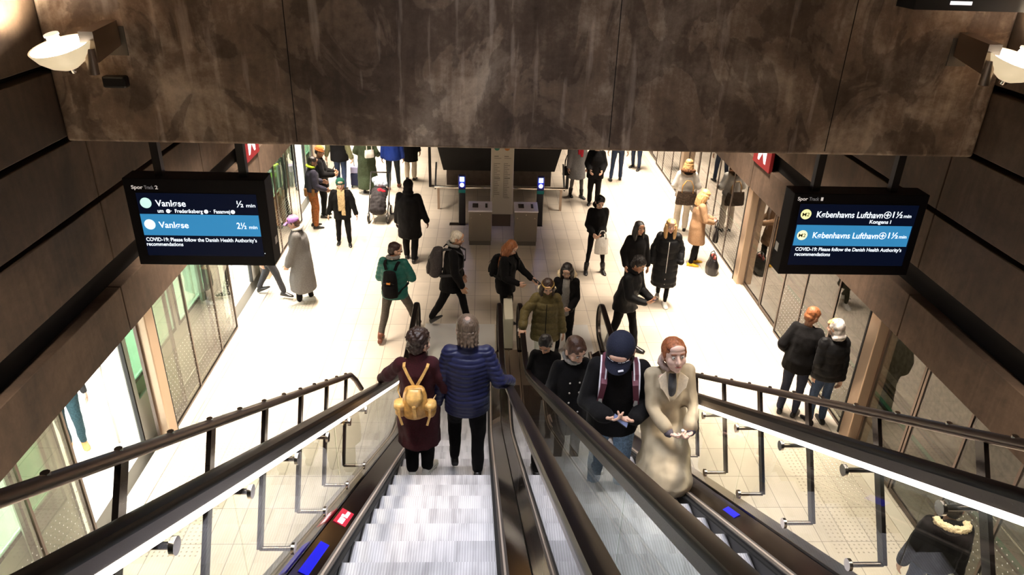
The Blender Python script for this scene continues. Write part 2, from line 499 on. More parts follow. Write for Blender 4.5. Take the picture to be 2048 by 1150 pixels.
# ---------------- right track
bm = bmesh.new()
box(bm, (XR + 0.1, -8, -1.3), (9.4, 46, -1.1))
tag(obj('track_floor', bm, M_TRACK), kind='structure')
bm = bmesh.new(); box(bm, (5.45, -8, -1.1), (5.75, 46, -0.75)); box(bm, (7.9, -8, -1.1), (8.3, 46, -0.35)); box(bm, (6.7, -8, -1.1), (7.1, 46, -1.02))
tag(obj('track_ledge', bm, pmat('pale_concrete', (0.30, 0.26, 0.20), 0.8, bump=.3, bscale=12, var=.25)), kind='structure')
bm = Bx((9.2, -8, -1.3), (9.4, 46, 5))
tag(obj('wall_outer_right', bm, pmat('tunnel_wall', (0.13, 0.11, 0.085), 0.85, bump=.3, bscale=6, var=.3)), kind='structure')
bm = Bx((-8.4, -8, -1.3), (-8.2, 46, 5))
tag(obj('wall_outer_left', bm, pmat('tunnel_wall', (0.13, 0.11, 0.085), 0.85)), kind='structure')
bm = Bx((-8.3, -8, -1.35), (XL - 0.1, 46, -1.1))
tag(obj('track_floor_left', bm, M_TRACK), kind='structure')
def rail(x, lab, nm='running_rail', m=None, z=-1.02):
    bm = bmesh.new()
    pr = [(-.07, 0), (.07, 0), (.07, .012), (.012, .03), (.012, .10), (.035, .11), (.035, .145), (-.035, .145), (-.035, .11), (-.012, .10), (-.012, .03), (-.07, .012)]
    ringloft(bm, [[V((x + a, -8, z + b)) for a, b in pr], [V((x + a, 45, z + b)) for a, b in pr]])
    tag(obj(nm, bm, m or M_CHROME), lab, 'rail')
rail(6.15, 'near steel running rail of the empty right track', z=-1.1)
rail(7.55, 'far steel running rail of the empty right track', z=-1.1)
bm = Bx((7.15, -8, -1.02), (7.22, 45, -0.98)); tag(obj('cable_duct', bm, pmat('green_duct', (0.06, 0.20, 0.11), 0.5)), 'thin green cable duct along the middle of the right track', 'cable duct')

# ---------------- left train
def train():
    r = tag(empty('metro_train', (-4.55, 0, 0)), 'white driverless metro train at the left platform with its lit doors open', 'train')
    D = 2.65
    side = bmesh.new()
    doors = []
    for k in range(-1, 7):
        yo = 6.32 + PER*k; doors.append((yo, yo + 1.66))
    ys = -6.0
    prev = ys
    for a, b in doors:
        box(side, (-0.06, prev, -0.25), (0, a, 0.92))       # lower side
        box(side, (-0.06, prev, 2.02), (0, a, 3.1))
        L = a - prev
        nwin = 2
        if L > 1:
            pw = 0.13
            wl = (L - pw*(nwin + 1)) / nwin
            for q in range(nwin + 1):
                box(side, (-0.06, prev + q*(wl + pw), 0.92), (0, prev + q*(wl + pw) + pw, 2.02))
            for q in range(nwin):
                y0 = prev + pw + q*(wl + pw)
                bm = Bx((-0.04, y0, 0.92), (-0.025, y0 + wl, 2.02)); obj('window_pane', bm, M_TRAING, r)
                bm = bmesh.new()
                for (p0, p1) in (((.0, y0, .90), (.012, y0+wl, .95)), ((.0, y0, 2.0), (.012, y0+wl, 2.04)), ((.0, y0, .9), (.012, y0+.05, 2.02)), ((.0, y0+wl-.05, .9), (.012, y0+wl, 2.02))): box(bm, p0, p1)
                obj('window_seal', bm, M_BLACK, r)
        box(side, (-0.06, a, 2.0), (0, b, 3.1))
        for s in (0, 1):     # open plug-door leaves outside the body
            yy = a - 0.80 if s == 0 else b
            lf = empty('door_leaf', (0.03, yy, 0), parent=r)
            bm = bmesh.new(); box(bm, (0, 0, 0.02), (0.04, 0.8, 0.72)); box(bm, (0, 0, .72), (.04, .1, 1.9)); box(bm, (0, .7, .72), (.04, .8, 1.9)); box(bm, (0, .1, 1.85), (.04, .7, 2.0))
            obj('leaf_panel', bm, M_TRAINW, lf)
            obj('leaf_window', Bx((0.015, .1, .72), (0.03, .7, 1.85)), M_TRAING, lf)
            e = bmesh.new(); ye = 0.8 if s == 0 else -0.03
            box(e, (0, ye, 0.02), (.045, ye + .03, 2.0)); obj('rubber_edge', e, M_BLACK, lf)
        prev = b
    box(side, (-0.06, prev, -0.25), (0, 42, 3.1))
    obj('body_side', side, M_TRAINW, r)
    bm = bmesh.new(); box(bm, (-D, -6, -0.3), (0.02, 42, -0.01)); obj('car_floor', bm, pmat('train_floor', (0.62, 0.62, 0.58), 0.35), r)
    bm = bmesh.new()
    for z in ((-0.3, 0.9), (2.0, 3.1)): box(bm, (-D - .06, -6, z[0]), (-D, 42, z[1]))
    for y in range(-6, 42, 2): box(bm, (-D - .06, y, .9), (-D, y + .3, 2.0))
    obj('far_side', bm, M_TRAINW, r)
    obj('car_roof', Bx((-D, -6, 3.1), (0, 42, 3.2)), M_TRAINW, r)
    bm = bmesh.new()
    for y in range(-4, 40, 4): bbox(bm, (-D + .02, y, 0.05), (-D + .5, y + 1.9, 0.5), .04); bbox(bm, (-D + .02, y, .5), (-D + .16, y + 1.9, 1.05), .04)
    obj('bench_seat', bm, pmat('seat_moss', (0.10, 0.13, 0.08), 0.8), r)
    for a, b in doors[:6]:
        for q in (a - .12, b + .12):
            bm = bmesh.new(); tube(bm, [(-.35, q, 0), (-.35, q, 2.3)], .018); obj('grab_pole', bm, M_CHROME, r, True)
    for k in range(-1, 6):
        l = empty('interior_lamp', (-1.3, 6.8 + PER*k, 3.02), parent=r)
        obj('lamp_diffuser', Bx((-.2, -1.9, 0), (.2, 1.9, .04)), M_TRAINL, l)
        ll = area('lamp_light', (0, 0, -0.03), 1.2, 3.6, 330 if k > -1 else 420, (1, .99, .93)); ll.parent = l
train()

# red illuminated line signs in the recessed wall band
for (x, sg, y) in ((WL, 1, 12.35), (WR, -1, 12.35)):
    r = empty('line_sign', (x + sg*0.01, y, 2.60))
    tag(r, 'dark red sign with a white letter in the recess of the %s wall' % ('left' if sg > 0 else 'right'), 'sign')
    obj('sign_box', Bx((-.03, 0, 0), (.03, .85, .62)), M_RED, r)
    text('sign_letter', 'M', (sg*0.032, 0.2 if sg > 0 else .65, 0.1), 0.6, emis('sign_white', (1, .95, .9), 1.2), r, rz=(pi/2 if sg > 0 else -pi/2))

# ---------------- centre furniture
def kiosk(x, lab):
    r = tag(empty('ticket_reader', (x, 15.2, 0)), lab, 'ticket machine', 'paired card reader cabinets')
    m = pmat('kiosk_taupe', (0.20, 0.165, 0.13), 0.5, 0.2, bump=.1, bscale=60)
    bm = bmesh.new(); bbox(bm, (-.25, -.22, .1), (.25, .22, .80), .012); obj('cabinet', bm, m, r)
    bm = Bx((-.24, -.2, 0), (.24, .2, .1)); obj('plinth', bm, pmat('kiosk_plinth', (0.12, .10, .08), .6), r)
    bm = bmesh.new(); poly = [(-.235, .80), (.235, .86), (.235, .875), (-.235, .83)]; prism(bm, poly, -.262, .262); obj('top_panel', bm, pmat('lilac_top', (0.74, 0.70, 0.78), .35), r)
    for nm, a, b in (('display', -.17, -.045), ('card_slot', .11, .16)):
        bm = bmesh.new(); prism(bm, [(-.09, .8475), (.11, .8665), (.11, .874), (-.09, .855)], a, b); obj(nm, bm, pmat('dark_lens', (.03, .025, .02), .25), r)
    bm = bmesh.new()
    for bx in (-.19, .19, 0): lathe(bm, [(0.012, -.004), (.012, .004)], 10, V((bx, -.224, .66 if bx else .74)), Matrix.Rotation(pi/2, 3, 'X'))
    obj('bolt', bm, M_CHROME, r)
kiosk(-0.04, 'left low grey cabinet with pale lilac top in front of the line map')
kiosk(0.97, 'right low grey cabinet with pale lilac top in front of the line map')
def validator(x, lab):
    r = tag(empty('card_validator', (x, 16.25, 0)), lab, 'card validator', 'card validator posts')
    bm = bmesh.new(); bbox(bm, (-.08, -.06, 0), (.08, .06, .9), .02); obj('post', bm, M_BLACK, r)
    bm = bmesh.new(); bbox(bm, (-.085, -.07, .9), (.085, .05, 1.22), .02); obj('head', bm, pmat('deep_blue_plastic', (0.01, .012, .10), .35), r)
    bm = Bx((-.05, -.074, 1.08), (.05, -.069, 1.19)); obj('screen', bm, emis('validator_blue', (.45, .62, 1.0), 3.5), r)
    bm = bmesh.new(); lathe(bm, [(.048, -.004), (.048, .004)], 20, V((0, -.072, .995)), Matrix.Rotation(pi/2, 3, 'X')); obj('tap_disc', bm, emis('validator_white', (.75, .78, 1.0), 4), r)
    obj('green_band', Bx((-.082, -.064, .80), (.082, .0, .875)), pmat('green_enamel', (0.0, .16, .07), .4), r)
    bm = Bx((-.3, -.1, 0), (.08, .06, .012)); obj('foot_plate', bm, M_DARKSTEEL, r)
    l = bpy.data.lights.new('lamp_light', 'POINT'); l.energy = 3; l.color = (.2, .3, 1); l.shadow_soft_size = .05
    o = bpy.data.objects.new('lamp_light', l); COL.objects.link(o); o.location = (0, -.16, 1.08); o.parent = r
validator(-0.47, 'dark card validator post with glowing blue screen left of the line map')
validator(1.36, 'dark card validator post with glowing blue screen right of the line map')
# line map totem
r = tag(empty('line_map_totem', (0.455, 16.2, 0)), 'tall pale board with two columns of station names between the validators', 'information board')
bm = bmesh.new(); bbox(bm, (-.26, -.07, .30), (.26, .07, 2.75), .015); obj('board', bm, pmat('totem_beige', (0.46, 0.41, 0.33), .5), r)
obj('plinth', Bx((-.22, -.05, 0), (.22, .06, .30)), pmat('totem_brown', (0.10, .07, .05), .6), r)
for cx, c, rows in ((-.15, (0.03, .17, .12), 18), (.08, (.42, .16, .04), 20)):
    bm = bmesh.new(); lathe(bm, [(.062, -.003), (.062, .003)], 20, V((cx + .02, -.072, 1.90)), Matrix.Rotation(pi/2, 3, 'X')); obj('line_roundel', bm, pmat('roundel%.2f' % cx, c, .5), r)
    bm = bmesh.new()
    box(bm, (cx - .045, -.074, 0.72), (cx - .038, -.069, 1.55))
    rr = random.Random(int(cx*100))
    for i in range(rows):
        z = 1.53 - i*0.043
        wd = rr.uniform(.06, .13)
        if i == 8: box(bm, (cx - .03, -.074, z - .004), (cx + .1, -.069, z + .016))
        else: box(bm, (cx - .03, -.074, z), (cx - .03 + wd, -.069, z + .009))
    box(bm, (cx - .04, -.074, 1.70), (cx + .06, -.069, 1.716)); box(bm, (cx - .04, -.074, 1.66), (cx + .12, -.069, 1.668))
    obj('station_list', bm, pmat('ink_grey', (0.13, .11, .09), .6), r)
# leaning rail in front of the dark stair box
r = tag(empty('leaning_rail', (0.44, 17.25, 0)), 'long low steel leaning rail behind the line map and validators', 'barrier rail')
bm = bmesh.new(); tube(bm, [(-1.62, 0, .57), (1.62, 0, .57)], .035, 12); obj('rail', bm, M_CHROME, r, True)
for s in (-1, 1):
    bm = bmesh.new(); box(bm, (s*1.52 - .03, -.03, 0), (s*1.52 + .03, .03, .56)); obj('leg', bm, M_STEEL, r)
    bm = bmesh.new(); prism(bm, [(-.02, .52), (.06, .52), (.62, 1.02), (.54, 1.02)], s*1.6 - .02, s*1.6 + .02); obj('brace', bm, M_BLACK, r)
# stair box
r = tag(empty('stair_housing', (0.45, 19.2, 0)), 'dark sloping stair housing behind the leaning rail and line map', 'stair housing')
bm = bmesh.new()
ringloft(bm, [[V((-1.5, -.2, .45)), V((1.5, -.2, .45)), V((1.5, 1.2, .45)), V((-1.5, 1.2, .45))], [V((-1.85, -.9, 2.3)), V((1.85, -.9, 2.3)), V((1.85, 1.2, 2.3)), V((-1.85, 1.2, 2.3))]])
obj('sloping_soffit', bm, M_BLACKM, r)
obj('plinth', Bx((-1.42, -.1, 0), (1.42, 1.0, .45)), pmat('brown_plinth', (0.09, .065, .05), .6, bump=.2, var=.2, bscale=8), r)
for s in (-1, 1):
    obj('side_fin', Bx((s*1.86 - .03, -.3, .0), (s*1.86 + .03, -.1, 2.3)), M_BLACKM, r)

# ---------------- information displays hung under the beam
M_TXT = emis('screen_text', (0.86, 0.93, 1.0), 1.25)
M_TXTD = emis('screen_text_dim', (0.16, 0.15, 0.15), 0.8)
M_TXTG = emis('screen_text_grey', (0.62, 0.55, 0.50), 0.9)
M_BAND = emis('screen_band', (0.035, 0.23, 0.47), 1.0)
M_NAVY = emis('screen_navy', (0.002, 0.004, 0.014), 1.0)
M_NAVY.node_tree.nodes['Principled BSDF'].inputs['Specular IOR Level'].default_value = 0.1
M_BAND.node_tree.nodes['Principled BSDF'].inputs['Specular IOR Level'].default_value = 0.1
M_NAVY.node_tree.nodes['Principled BSDF'].inputs['Base Color'].default_value = (.002, .002, .004, 1)
def roundel(r, x, z, mat, rad=0.058, nm='line_roundel'):
    bm = bmesh.new(); lathe(bm, [(rad, -.002), (rad, .002)], 28, V((x, -.006, z)), Matrix.Rotation(pi/2, 3, 'X'))
    return obj(nm, bm, mat, r)
def display(x0, x1, z0, z1, sx0, sx1, sz0, sz1, hang, lab, side):
    r = tag(empty('information_display', (0, 7.4, 0)), lab, 'information display')
    bm = bmesh.new(); bbox(bm, (x0, 0, z0), (x1, .26, z1), .008); obj('housing', bm, pmat('display_case', (.006, .005, .006), .5, spec=.15), r)
    obj('screen', Bx((sx0, -.003, sz0), (sx1, 0.004, sz1)), M_NAVY, r)
    for hx in hang:
        bm = Bx((hx - .04, .08, z1 - .01), (hx + .04, .16, 4.43)); obj('hanger', bm, M_BLACK, r)
    return r
T = lambda r, s, x0, x1, z, size, m=M_TXT: text('text_line', s, (x0, -.008, z), size, m, r, width=x1 - x0)
r = display(-3.74, -2.28, 3.01, 4.0, -3.63, -2.385, 3.125, 3.84, (-3.39, -2.52), 'left platform display listing two Vanløse departures for track 2', -1)
obj('highlight_band', Bx((-3.628, -.005, 3.363), (-2.387, -.001, 3.606)), M_BAND, r)
M_MINT = emis('roundel_mint', (0.62, 0.95, 0.85), 1.0)
roundel(r, -3.542, 3.731, M_MINT); roundel(r, -3.545, 3.488, emis('roundel_pale', (.8, .97, .97), 1.1))
T(r, 'Vanløse', -3.44, -3.13, 3.697, .1); T(r, '½', -2.60, -2.53, 3.70, .1); T(r, 'min', -2.50, -2.405, 3.70, .055)
T(r, 'um     ·  Frederiksberg     ·  Fasanvej', -3.435, -2.68, 3.625, .06)
for x in (-3.325, -2.93, -2.65): roundel(r, x, 3.642, M_TXT, .022, 'station_dot')
T(r, 'Vanløse', -3.45, -3.14, 3.452, .1); T(r, '2½', -2.63, -2.53, 3.452, .1); T(r, 'min', -2.50, -2.415, 3.452, .055)
T(r, 'COVID-19: Please follow the Danish Health Authority’s', -3.615, -2.44, 3.296, .06)
T(r, 'recommendations', -3.62, -3.234, 3.241, .06)
T(r, 'Spor', -3.657, -3.54, 3.886, .055, M_TXTG); T(r, 'Track', -3.525, -3.43, 3.886, .055, M_TXTD); T(r, '2', -3.415, -3.385, 3.886, .055, M_TXTG)
obj('status_light', Bx((-2.376, -.004, 3.157), (-2.368, 0, 3.165)), M_TXT, r)
obj('side_label', Bx((-2.281, .12, 3.22), (-2.278, .20, 3.30)), M_WHITE, r)
r = display(3.38, 4.88, 2.98, 3.95, 3.465, 4.79, 3.10, 3.83, (3.64, 4.51), 'right platform display listing two Københavns Lufthavn departures for track 1', 1)
obj('highlight_band', Bx((3.475, -.005, 3.34), (4.775, -.001, 3.587)), M_BAND, r)
M_YEL = emis('roundel_yellow', (0.93, 0.92, 0.42), 1.0)
M_OLIVE = pmat('roundel_ink', (.25, .2, .02), .5)
roundel(r, 3.548, 3.712, M_YEL); roundel(r, 3.557, 3.465, emis('roundel_lemon', (.97, .97, .6), 1.05))
T(r, 'M2', 3.508, 3.588, 3.69, .06, M_OLIVE); T(r, 'M2', 3.517, 3.597, 3.443, .06, M_OLIVE)
for zz, x0, x1, xi, t0 in ((3.68, 3.67, 4.41, 4.462, 4.522), (3.434, 3.678, 4.42, 4.469, 4.535)):
    T(r, 'Københavns Lufthavn', x0, x1, zz, .1)
    bm = bmesh.new()
    n = 24
    for k in range(n):
        a, b = 2*pi*k/n, 2*pi*(k+1)/n
        vs = [bm.verts.new((xi + q*cos(t), -.006, zz + .036 + q*sin(t))) for q, t in ((.034, a), (.042, a), (.042, b), (.034, b))]
        bm.faces.new(vs)
    box(bm, (xi - .026, -.008, zz + .031), (xi + .026, -.005, zz + .041)); box(bm, (xi - .004, -.008, zz + .012), (xi + .006, -.005, zz + .06))
    obj('plane_symbol', bm, M_TXT, r)
    T(r, '1½', t0, t0 + .11, zz + .008, .1); T(r, 'min', t0 + .125, t0 + .21, zz + .008, .055)
T(r, 'Kongens I', 4.28, 4.52, 3.615, .06)
T(r, 'COVID-19: Please follow the Danish Health Authority’s', 3.514, 4.73, 3.278, .06)
T(r, 'recommendations', 3.518, 3.925, 3.216, .06)
T(r, 'Spor', 3.42, 3.53, 3.872, .055, M_TXTG); T(r, 'Track', 3.545, 3.655, 3.872, .055, M_TXTD); T(r, '1', 3.675, 3.70, 3.872, .055, M_TXTG)
obj('side_label', Bx((3.377, .14, 3.2), (3.381, .22, 3.30)), M_WHITE, r)

# ---------------- floodlights on the beam
def flood(x, y, z, sgn, lab):
    r = tag(empty('floodlight', (x, y, z)), lab, 'floodlight')
    tilt = Matrix.Rotation(radians(-9*sgn), 3, 'Y') @ Matrix.Rotation(radians(14), 3, 'X')
    bm = bmesh.new()
    prof = [(.02, -.16), (.07, -.155), (.15, -.11), (.22, -.04), (.255, .03), (.26, .045), (.245, .045), (.235, .03), (.20, -.03), (.13, -.09), (.02, -.12)]
    lathe(bm, prof, 40, V((0, 0, 0)), tilt)
    obj('reflector_bowl', bm, pmat('lamp_glass_dish', (0.62, 0.54, 0.42), .25, emit=(1, .8, .5), es=.6), r, 'auto')
    bm = bmesh.new(); lathe(bm, [(.01, -.01), (.235, 0.015), (.235, .03), (.01, .035)], 40, V((0, 0, 0)), tilt)
    obj('lamp_face', bm, emis('flood_face', (1, .96, .86), 14), r, True)
    bm = bmesh.new(); lathe(bm, [(.055, .03), (.058, .10), (.05, .13), (.062, .135), (.062, .15), (.02, .152)], 24, V((-.02*sgn, 0, 0)), tilt)
    obj('top_cap', bm, pmat('lamp_cap_white', (.8, .76, .68), .3, emit=(1, .9, .75), es=.8), r, 'auto')
    bm = bmesh.new(); lathe(bm, [(.03, -.2), (.035, -.19), (.035, -.15), (.02, -.14)], 16, V((0, 0, 0)), tilt); obj('bottom_knob', bm, M_CHROME, r, 'auto')
    bm = bmesh.new()
    prism(bm, [(.02, .16), (.50, .20), (.50, -.02), (.02, -.10)], .17*sgn - .015 if sgn > 0 else -.17 - .11, .17*sgn + .11 if sgn > 0 else -.17 + .015)
    obj('arm', bm, M_STEEL, r)
    bm = bmesh.new(); tube(bm, [(.22*sgn, .02, -.20), (.22*sgn, .02, .02)], .045, 16); obj('ballast_tube', bm, M_STEEL, r, 'auto')
    bm = Bx((.13*sgn - .02 if sgn > 0 else -.30, .535, -.12), (.31 if sgn > 0 else -.11, .549, .14)); obj('wall_plate', bm, pmat('plate_grey', (.20, .17, .14), .5, .3), r)
    l = bpy.data.lights.new('lamp_light', 'SPOT'); l.energy = 520; l.color = (1, .84, .58); l.spot_size = radians(95); l.spot_blend = .7; l.shadow_soft_size = .12
    o = bpy.data.objects.new('lamp_light', l); COL.objects.link(o); o.parent = r; o.location = (-.02*sgn, 0, .17)
    d = V((-.75*sgn, .12, .62)); o.rotation_euler = d.to_track_quat('-Z', 'Y').to_euler()
    return r
flood(-3.65, 6.7, 5.38, 1, 'round floodlight bowl on a bracket at the left end of the concrete beam')
flood(4.84, 6.7, 5.46, -1, 'round floodlight bowl on a bracket at the right end of the concrete beam')
r = tag(empty('strip_luminaire', (4.48, 7.0, 5.93)), 'dark batten lamp across the top right of the concrete beam', 'light')
obj('housing', Bx((-.6, -.1, -.05), (.6, .22, .06)), M_BLACKM, r); obj('lamp_slit', Bx((-.28, -.105, .0), (-.08, -.099, .03)), emis('slit', (1, .9, .9), 1.5), r)
r = tag(empty('small_junction_box', (-3.5, 7.2, 5.02)), 'small dark junction box on the beam under the left floodlight', 'junction box')
bm = bmesh.new(); bbox(bm, (-.1, -.05, -.05), (.12, .05, .06), .02); obj('box', bm, M_BLACK, r)
# ------------------------------------------------------------------ escalators
TN = tan(pi/6)
def nzl(y): return H - 1.71 - y*TN
def curve(y, v, vf, s=0.10):
    t = (nzl(y) + v - vf) / s
    return vf + (t*s if t > 30 else s*log(1 + exp(t)))
def stepz(y): return curve(y, 0, 0, 0.09)
Y0, YC, YN, YP = -1.0, 9.35, 10.34, 11.42   # upper start, comb line, handrail newel centre, plate end
def sweep(bm, xs, v, vf, prof, y0=Y0, y1=YN, mi=0, loop=None):
    """prof: (dx, dz) closed polygon swept down the incline"""
    ys = [y0] + [y0 + (7.4 - y0)*i/6 for i in range(1, 7)] + [7.4 + (9.2 - 7.4)*i/12 for i in range(1, 13)] + [y1]
    rings = []
    for y in ys:
        z = curve(y, v, vf)
        rings.append([V((xs + a, y, z + b)) for a, b in prof])
    ringloft(bm, rings, True, mi)
def escalator(cx, lab, strips, phase=0.0):
    r = tag(empty('escalator', (0, 0, 0)), lab, 'escalator')
    # steps
    y = 0.9 + phase
    while y < YC + 0.1:
        ze = stepz(y)                     # nosing (far edge)
        bm = bmesh.new()
        th = 0.03
        box(bm, (-.5, y - .405, ze - th), (.5, y, ze))
        zn = stepz(y + .405)
        # curved riser at the far edge
        dz = ze - zn
        poly = [(y, ze), (y - .012, ze - .001), (y - .03, ze - dz*.5), (y - .012, zn - .02), (y + .002, zn - .02), (y - .012, ze - dz*.5)]
        prism(bm, [(y - .02, ze - .01), (y + .0, ze - .01), (y - .012, ze - dz*.5 - .015), (y + .0, zn - .03), (y - .03, zn - .03)], -.5, .5)
        o = obj('step', bm, M_STEP, r, False, (cx, 0, 0))
        y += .4
    bm = bmesh.new(); box(bm, (cx - .5, YC, -.02), (cx + .5, YC + .28, .016)); 
    for k in range(50): box(bm, (cx - .5 + k*.02, YC - .05, .0), (cx - .5 + k*.02 + .009, YC, .014))
    obj('comb_plate', bm, pmat('comb_alu', (.62, .60, .58), .35, .6), r)
    bm = Bx((cx - .62, YC + .28, -.02), (cx + .62, YP, .012)); obj('landing_plate', bm, pmat('landing_alu', (.74, .72, .70), .32, .35, bump=.15, bscale=90), r)
    for s in (-1, 1):
        # skirt (vertical), bright trim bar, inclined inner deck, outer deck
        bm = bmesh.new(); sweep(bm, cx, 0, 0, [(s*.505, -.28), (s*.515, -.28), (s*.515, .06), (s*.505, .06)], y1=YN + .05)
        obj('skirt_panel', bm, pmat('skirt_dark', (0.030, 0.027, 0.028), .5, .3), r)
        bm = bmesh.new(); sweep(bm, cx, 0, 0, [(s*.482, .025), (s*.508, .02), (s*.508, .045), (s*.482, .04)], y1=YC)
        obj('skirt_brush', bm, M_BLACKM, r)
        bm = bmesh.new(); sweep(bm, cx, 0, 0, [(s*.506, .045), (s*.556, .05), (s*.556, .085), (s*.506, .068)], y1=YN + .05)
        obj('trim_bar', bm, pmat('trim_grey', (0.17, 0.145, 0.13), .35, .6), r)
        bm = bmesh.new(); sweep(bm, cx, 0, 0, [(s*.520, .060), (s*.532, .062), (s*.532, .082), (s*.520, .078)], y1=YN + .05)
        obj('trim_line', bm, pmat('trim_pale', (0.62, 0.50, 0.42), .3, .3), r)
        bm = bmesh.new(); sweep(bm, cx, 0, 0, [(s*.548, .05), (s*.66, .05), (s*.66, .165), (s*.548, .085)], y1=YN - .05)
        obj('inner_deck', bm, pmat('deck_gloss', (0.075, 0.052, 0.044), .16, .9), r)
        bm = bmesh.new(); ow = .80 if s*(cx - .46) > 0 else .83
        sweep(bm, cx, 0, 0, [(s*.68, -.55), (s*ow, -.55), (s*ow, .16), (s*.68, .175)], y1=YN - .05)
        obj('outer_deck', bm, M_DARKSTEEL if s*(cx - .46) > 0 else M_STEEL, r)
        # newel base end
        # handrail: belt path down the slope, round the newel, back underneath
        xh = cx + s*.67
        bm = bmesh.new()
        path = []
        ys = [Y0 + (7.2 - Y0)*i/6 for i in range(7)] + [7.2 + (9.3 - 7.2)*i/12 for i in range(1, 13)] + [YN]
        for yy in ys: path.append((yy, curve(yy, 1.03, .95, .13)))
        R = .31
        for i in range(1, 15):
            a = pi/2 - pi*i/14
            path.append((YN + R*cos(a), .95 - R + R*sin(a)))
        path.append((YN - .35, .95 - 2*R))
        prof = [(-.04, -.012), (-.042, .004), (-.034, .018), (-.012, .024), (.012, .024), (.034, .018), (.042, .004), (.04, -.012), (.024, -.016), (-.024, -.016)]
        rings = []
        for i, (yy, zz) in enumerate(path):
            p0 = path[max(i-1, 0)]; p1 = path[min(i+1, len(path)-1)]
            d = V((0, p1[0]-p0[0], p1[1]-p0[1])).normalized(); nrm = V((0, -d.z, d.y))
            rings.append([V((xh + a, yy, zz)) + nrm*b for a, b in prof])
        ringloft(bm, rings)
        obj('handrail', bm, M_RUBBER, r, 'auto')
        bm = bmesh.new(); rings = []
        for i, (yy, zz) in enumerate(path):
            p0 = path[max(i-1, 0)]; p1 = path[min(i+1, len(path)-1)]
            d = V((0, p1[0]-p0[0], p1[1]-p0[1])).normalized(); nrm = V((0, -d.z, d.y))
            rings.append([V((xh + a, yy, zz)) + nrm*b for a, b in [(-.022, -.078), (.022, -.078), (.026, -.016), (-.026, -.016)]])
        ringloft(bm, rings); obj('handrail_guide', bm, M_DARKSTEEL, r)
        # glass panes between deck and handrail guide
        def topz(yy):
            if yy <= YN: return curve(yy, 1.03, .95, .13) - .045
            return .95 - R + sqrt(max(0, (R - .045)**2 - (yy - YN)**2))
        def botz(yy):
            b = curve(yy, .155, .155)
            if yy > YN + .02: b = max(b, .95 - R - sqrt(max(0, (R - .045)**2 - (yy - YN)**2)))
            return b
        cuts = [Y0, .55, 2.4, 4.25, 6.1, 7.8, 9.3, YN + R - .046]
        for a, b in zip(cuts, cuts[1:]):
            n = 14
            up_ = [(a + .004 + (b - a - .008)*i/n) for i in range(n + 1)]
            poly = [(q, topz(q)) for q in up_] + [(q, botz(q)) for q in up_[::-1]]
            bm = bmesh.new(); 
            va = [bm.verts.new((xh - .005, q, z)) for q, z in poly]; vb = [bm.verts.new((xh + .005, q, z)) for q, z in poly]
            N = len(poly); m_ = n + 1
            for i in range(n):
                bm.faces.new((va[i], va[i+1], va[N-2-i], va[N-1-i])); bm.faces.new((vb[i], vb[N-1-i], vb[N-2-i], vb[i+1]))
            for i in range(N): bm.faces.new((va[i], vb[i], vb[(i+1) % N], va[(i+1) % N]))
            obj('glass_panel', bm, M_GLASS, r)
        # light strip below the handrail
        if strips[0 if s < 0 else 1]:
            bm = bmesh.new(); rings = []
            for yy in ys[:-1]:
                z = curve(yy, 1.03, .95, .13) - .100
                xx = xh - s*.012
                rings.append([V((xx - .012, yy, z - .016)), V((xx + .012, yy, z - .016)), V((xx + .012, yy, z + .018)), V((xx - .012, yy, z + .018))])
            ringloft(bm, rings); obj('light_strip', bm, M_STRIP, r)
    # truss body under the steps
    bm = bmesh.new()
    ys = [Y0 + (YP - Y0)*i/24 for i in range(25)]
    rings = [[V((cx - .80, q, stepz(q) - .32)), V((cx + .80, q, stepz(q) - .32)), V((cx + .80, q, max(stepz(q) - 1.1, -.2))), V((cx - .80, q, max(stepz(q) - 1.1, -.2)))] for q in ys if stepz(q) > .34]
    ringloft(bm, rings); obj('truss_cladding', bm, M_BLACKM, r)
    return r
escalator(-.37, 'left escalator going down with pale grooved steps under the woman with the tan backpack', (True, False), .07)
escalator(1.30, 'right escalator going up that carries the man in the black cap', (True, True), .2)
# lit red sign, and blue reflections painted as glowing patches on the decks
def deckbit(x0, x1, y0, y1, name, lab, mat, cx, s, cat, marks=False):
    r = tag(empty(name, (0, 0, 0)), lab, cat)
    def P(u, y):       # u 0..1 across the inner deck from trim to glass
        return V((cx + s*(.556 + (.655 - .556)*u), y, curve(y, 0, 0) + .088 + (.165 - .088)*u + .003))
    def quad(bm, u0, u1, y0, y1, h):
        a = [P(u0, y0), P(u1, y0), P(u1, y1), P(u0, y1)]
        ringloft(bm, [[p for p in a], [p + V((0, 0, h)) for p in a]])
    bm = bmesh.new(); quad(bm, x0, x1, y0, y1, .003); obj('glow_patch' if not marks else 'plate', bm, mat, r)
    if marks:
        bm = bmesh.new(); quad(bm, .34, .66, y0 + .02, y0 + .135, .005); quad(bm, .3, .5, y0 + .16, y0 + .29, .005); quad(bm, .5, .68, y0 + .15, y0 + .2, .005)
        obj('sign_marks', bm, emis('sign_pink_white', (1, .75, .8), 2.2), r)
    return r
M_BLUE = emis('painted_blue_glow', (0.006, 0.008, 0.55), 1.0)  # blue light mirrored in the glossy deck, put in as emission
M_REDL = emis('red_lit_sign', (0.55, .02, .05), .8)
deckbit(.1, .9, 3.85, 4.16, 'escalator_sign', 'small red lit sign with white marks on the left deck of the left escalator', M_REDL, -.37, -1, 'sign', True)
deckbit(.25, .75, 2.95, 3.45, 'blue_reflection', 'painted blue reflection on the left deck of the left escalator', M_BLUE, -.37, -1, 'painted reflection')
deckbit(.3, .7, 4.0, 4.22, 'blue_reflection', 'painted blue reflection on the right deck of the right escalator', M_BLUE, 1.30, 1, 'painted reflection')
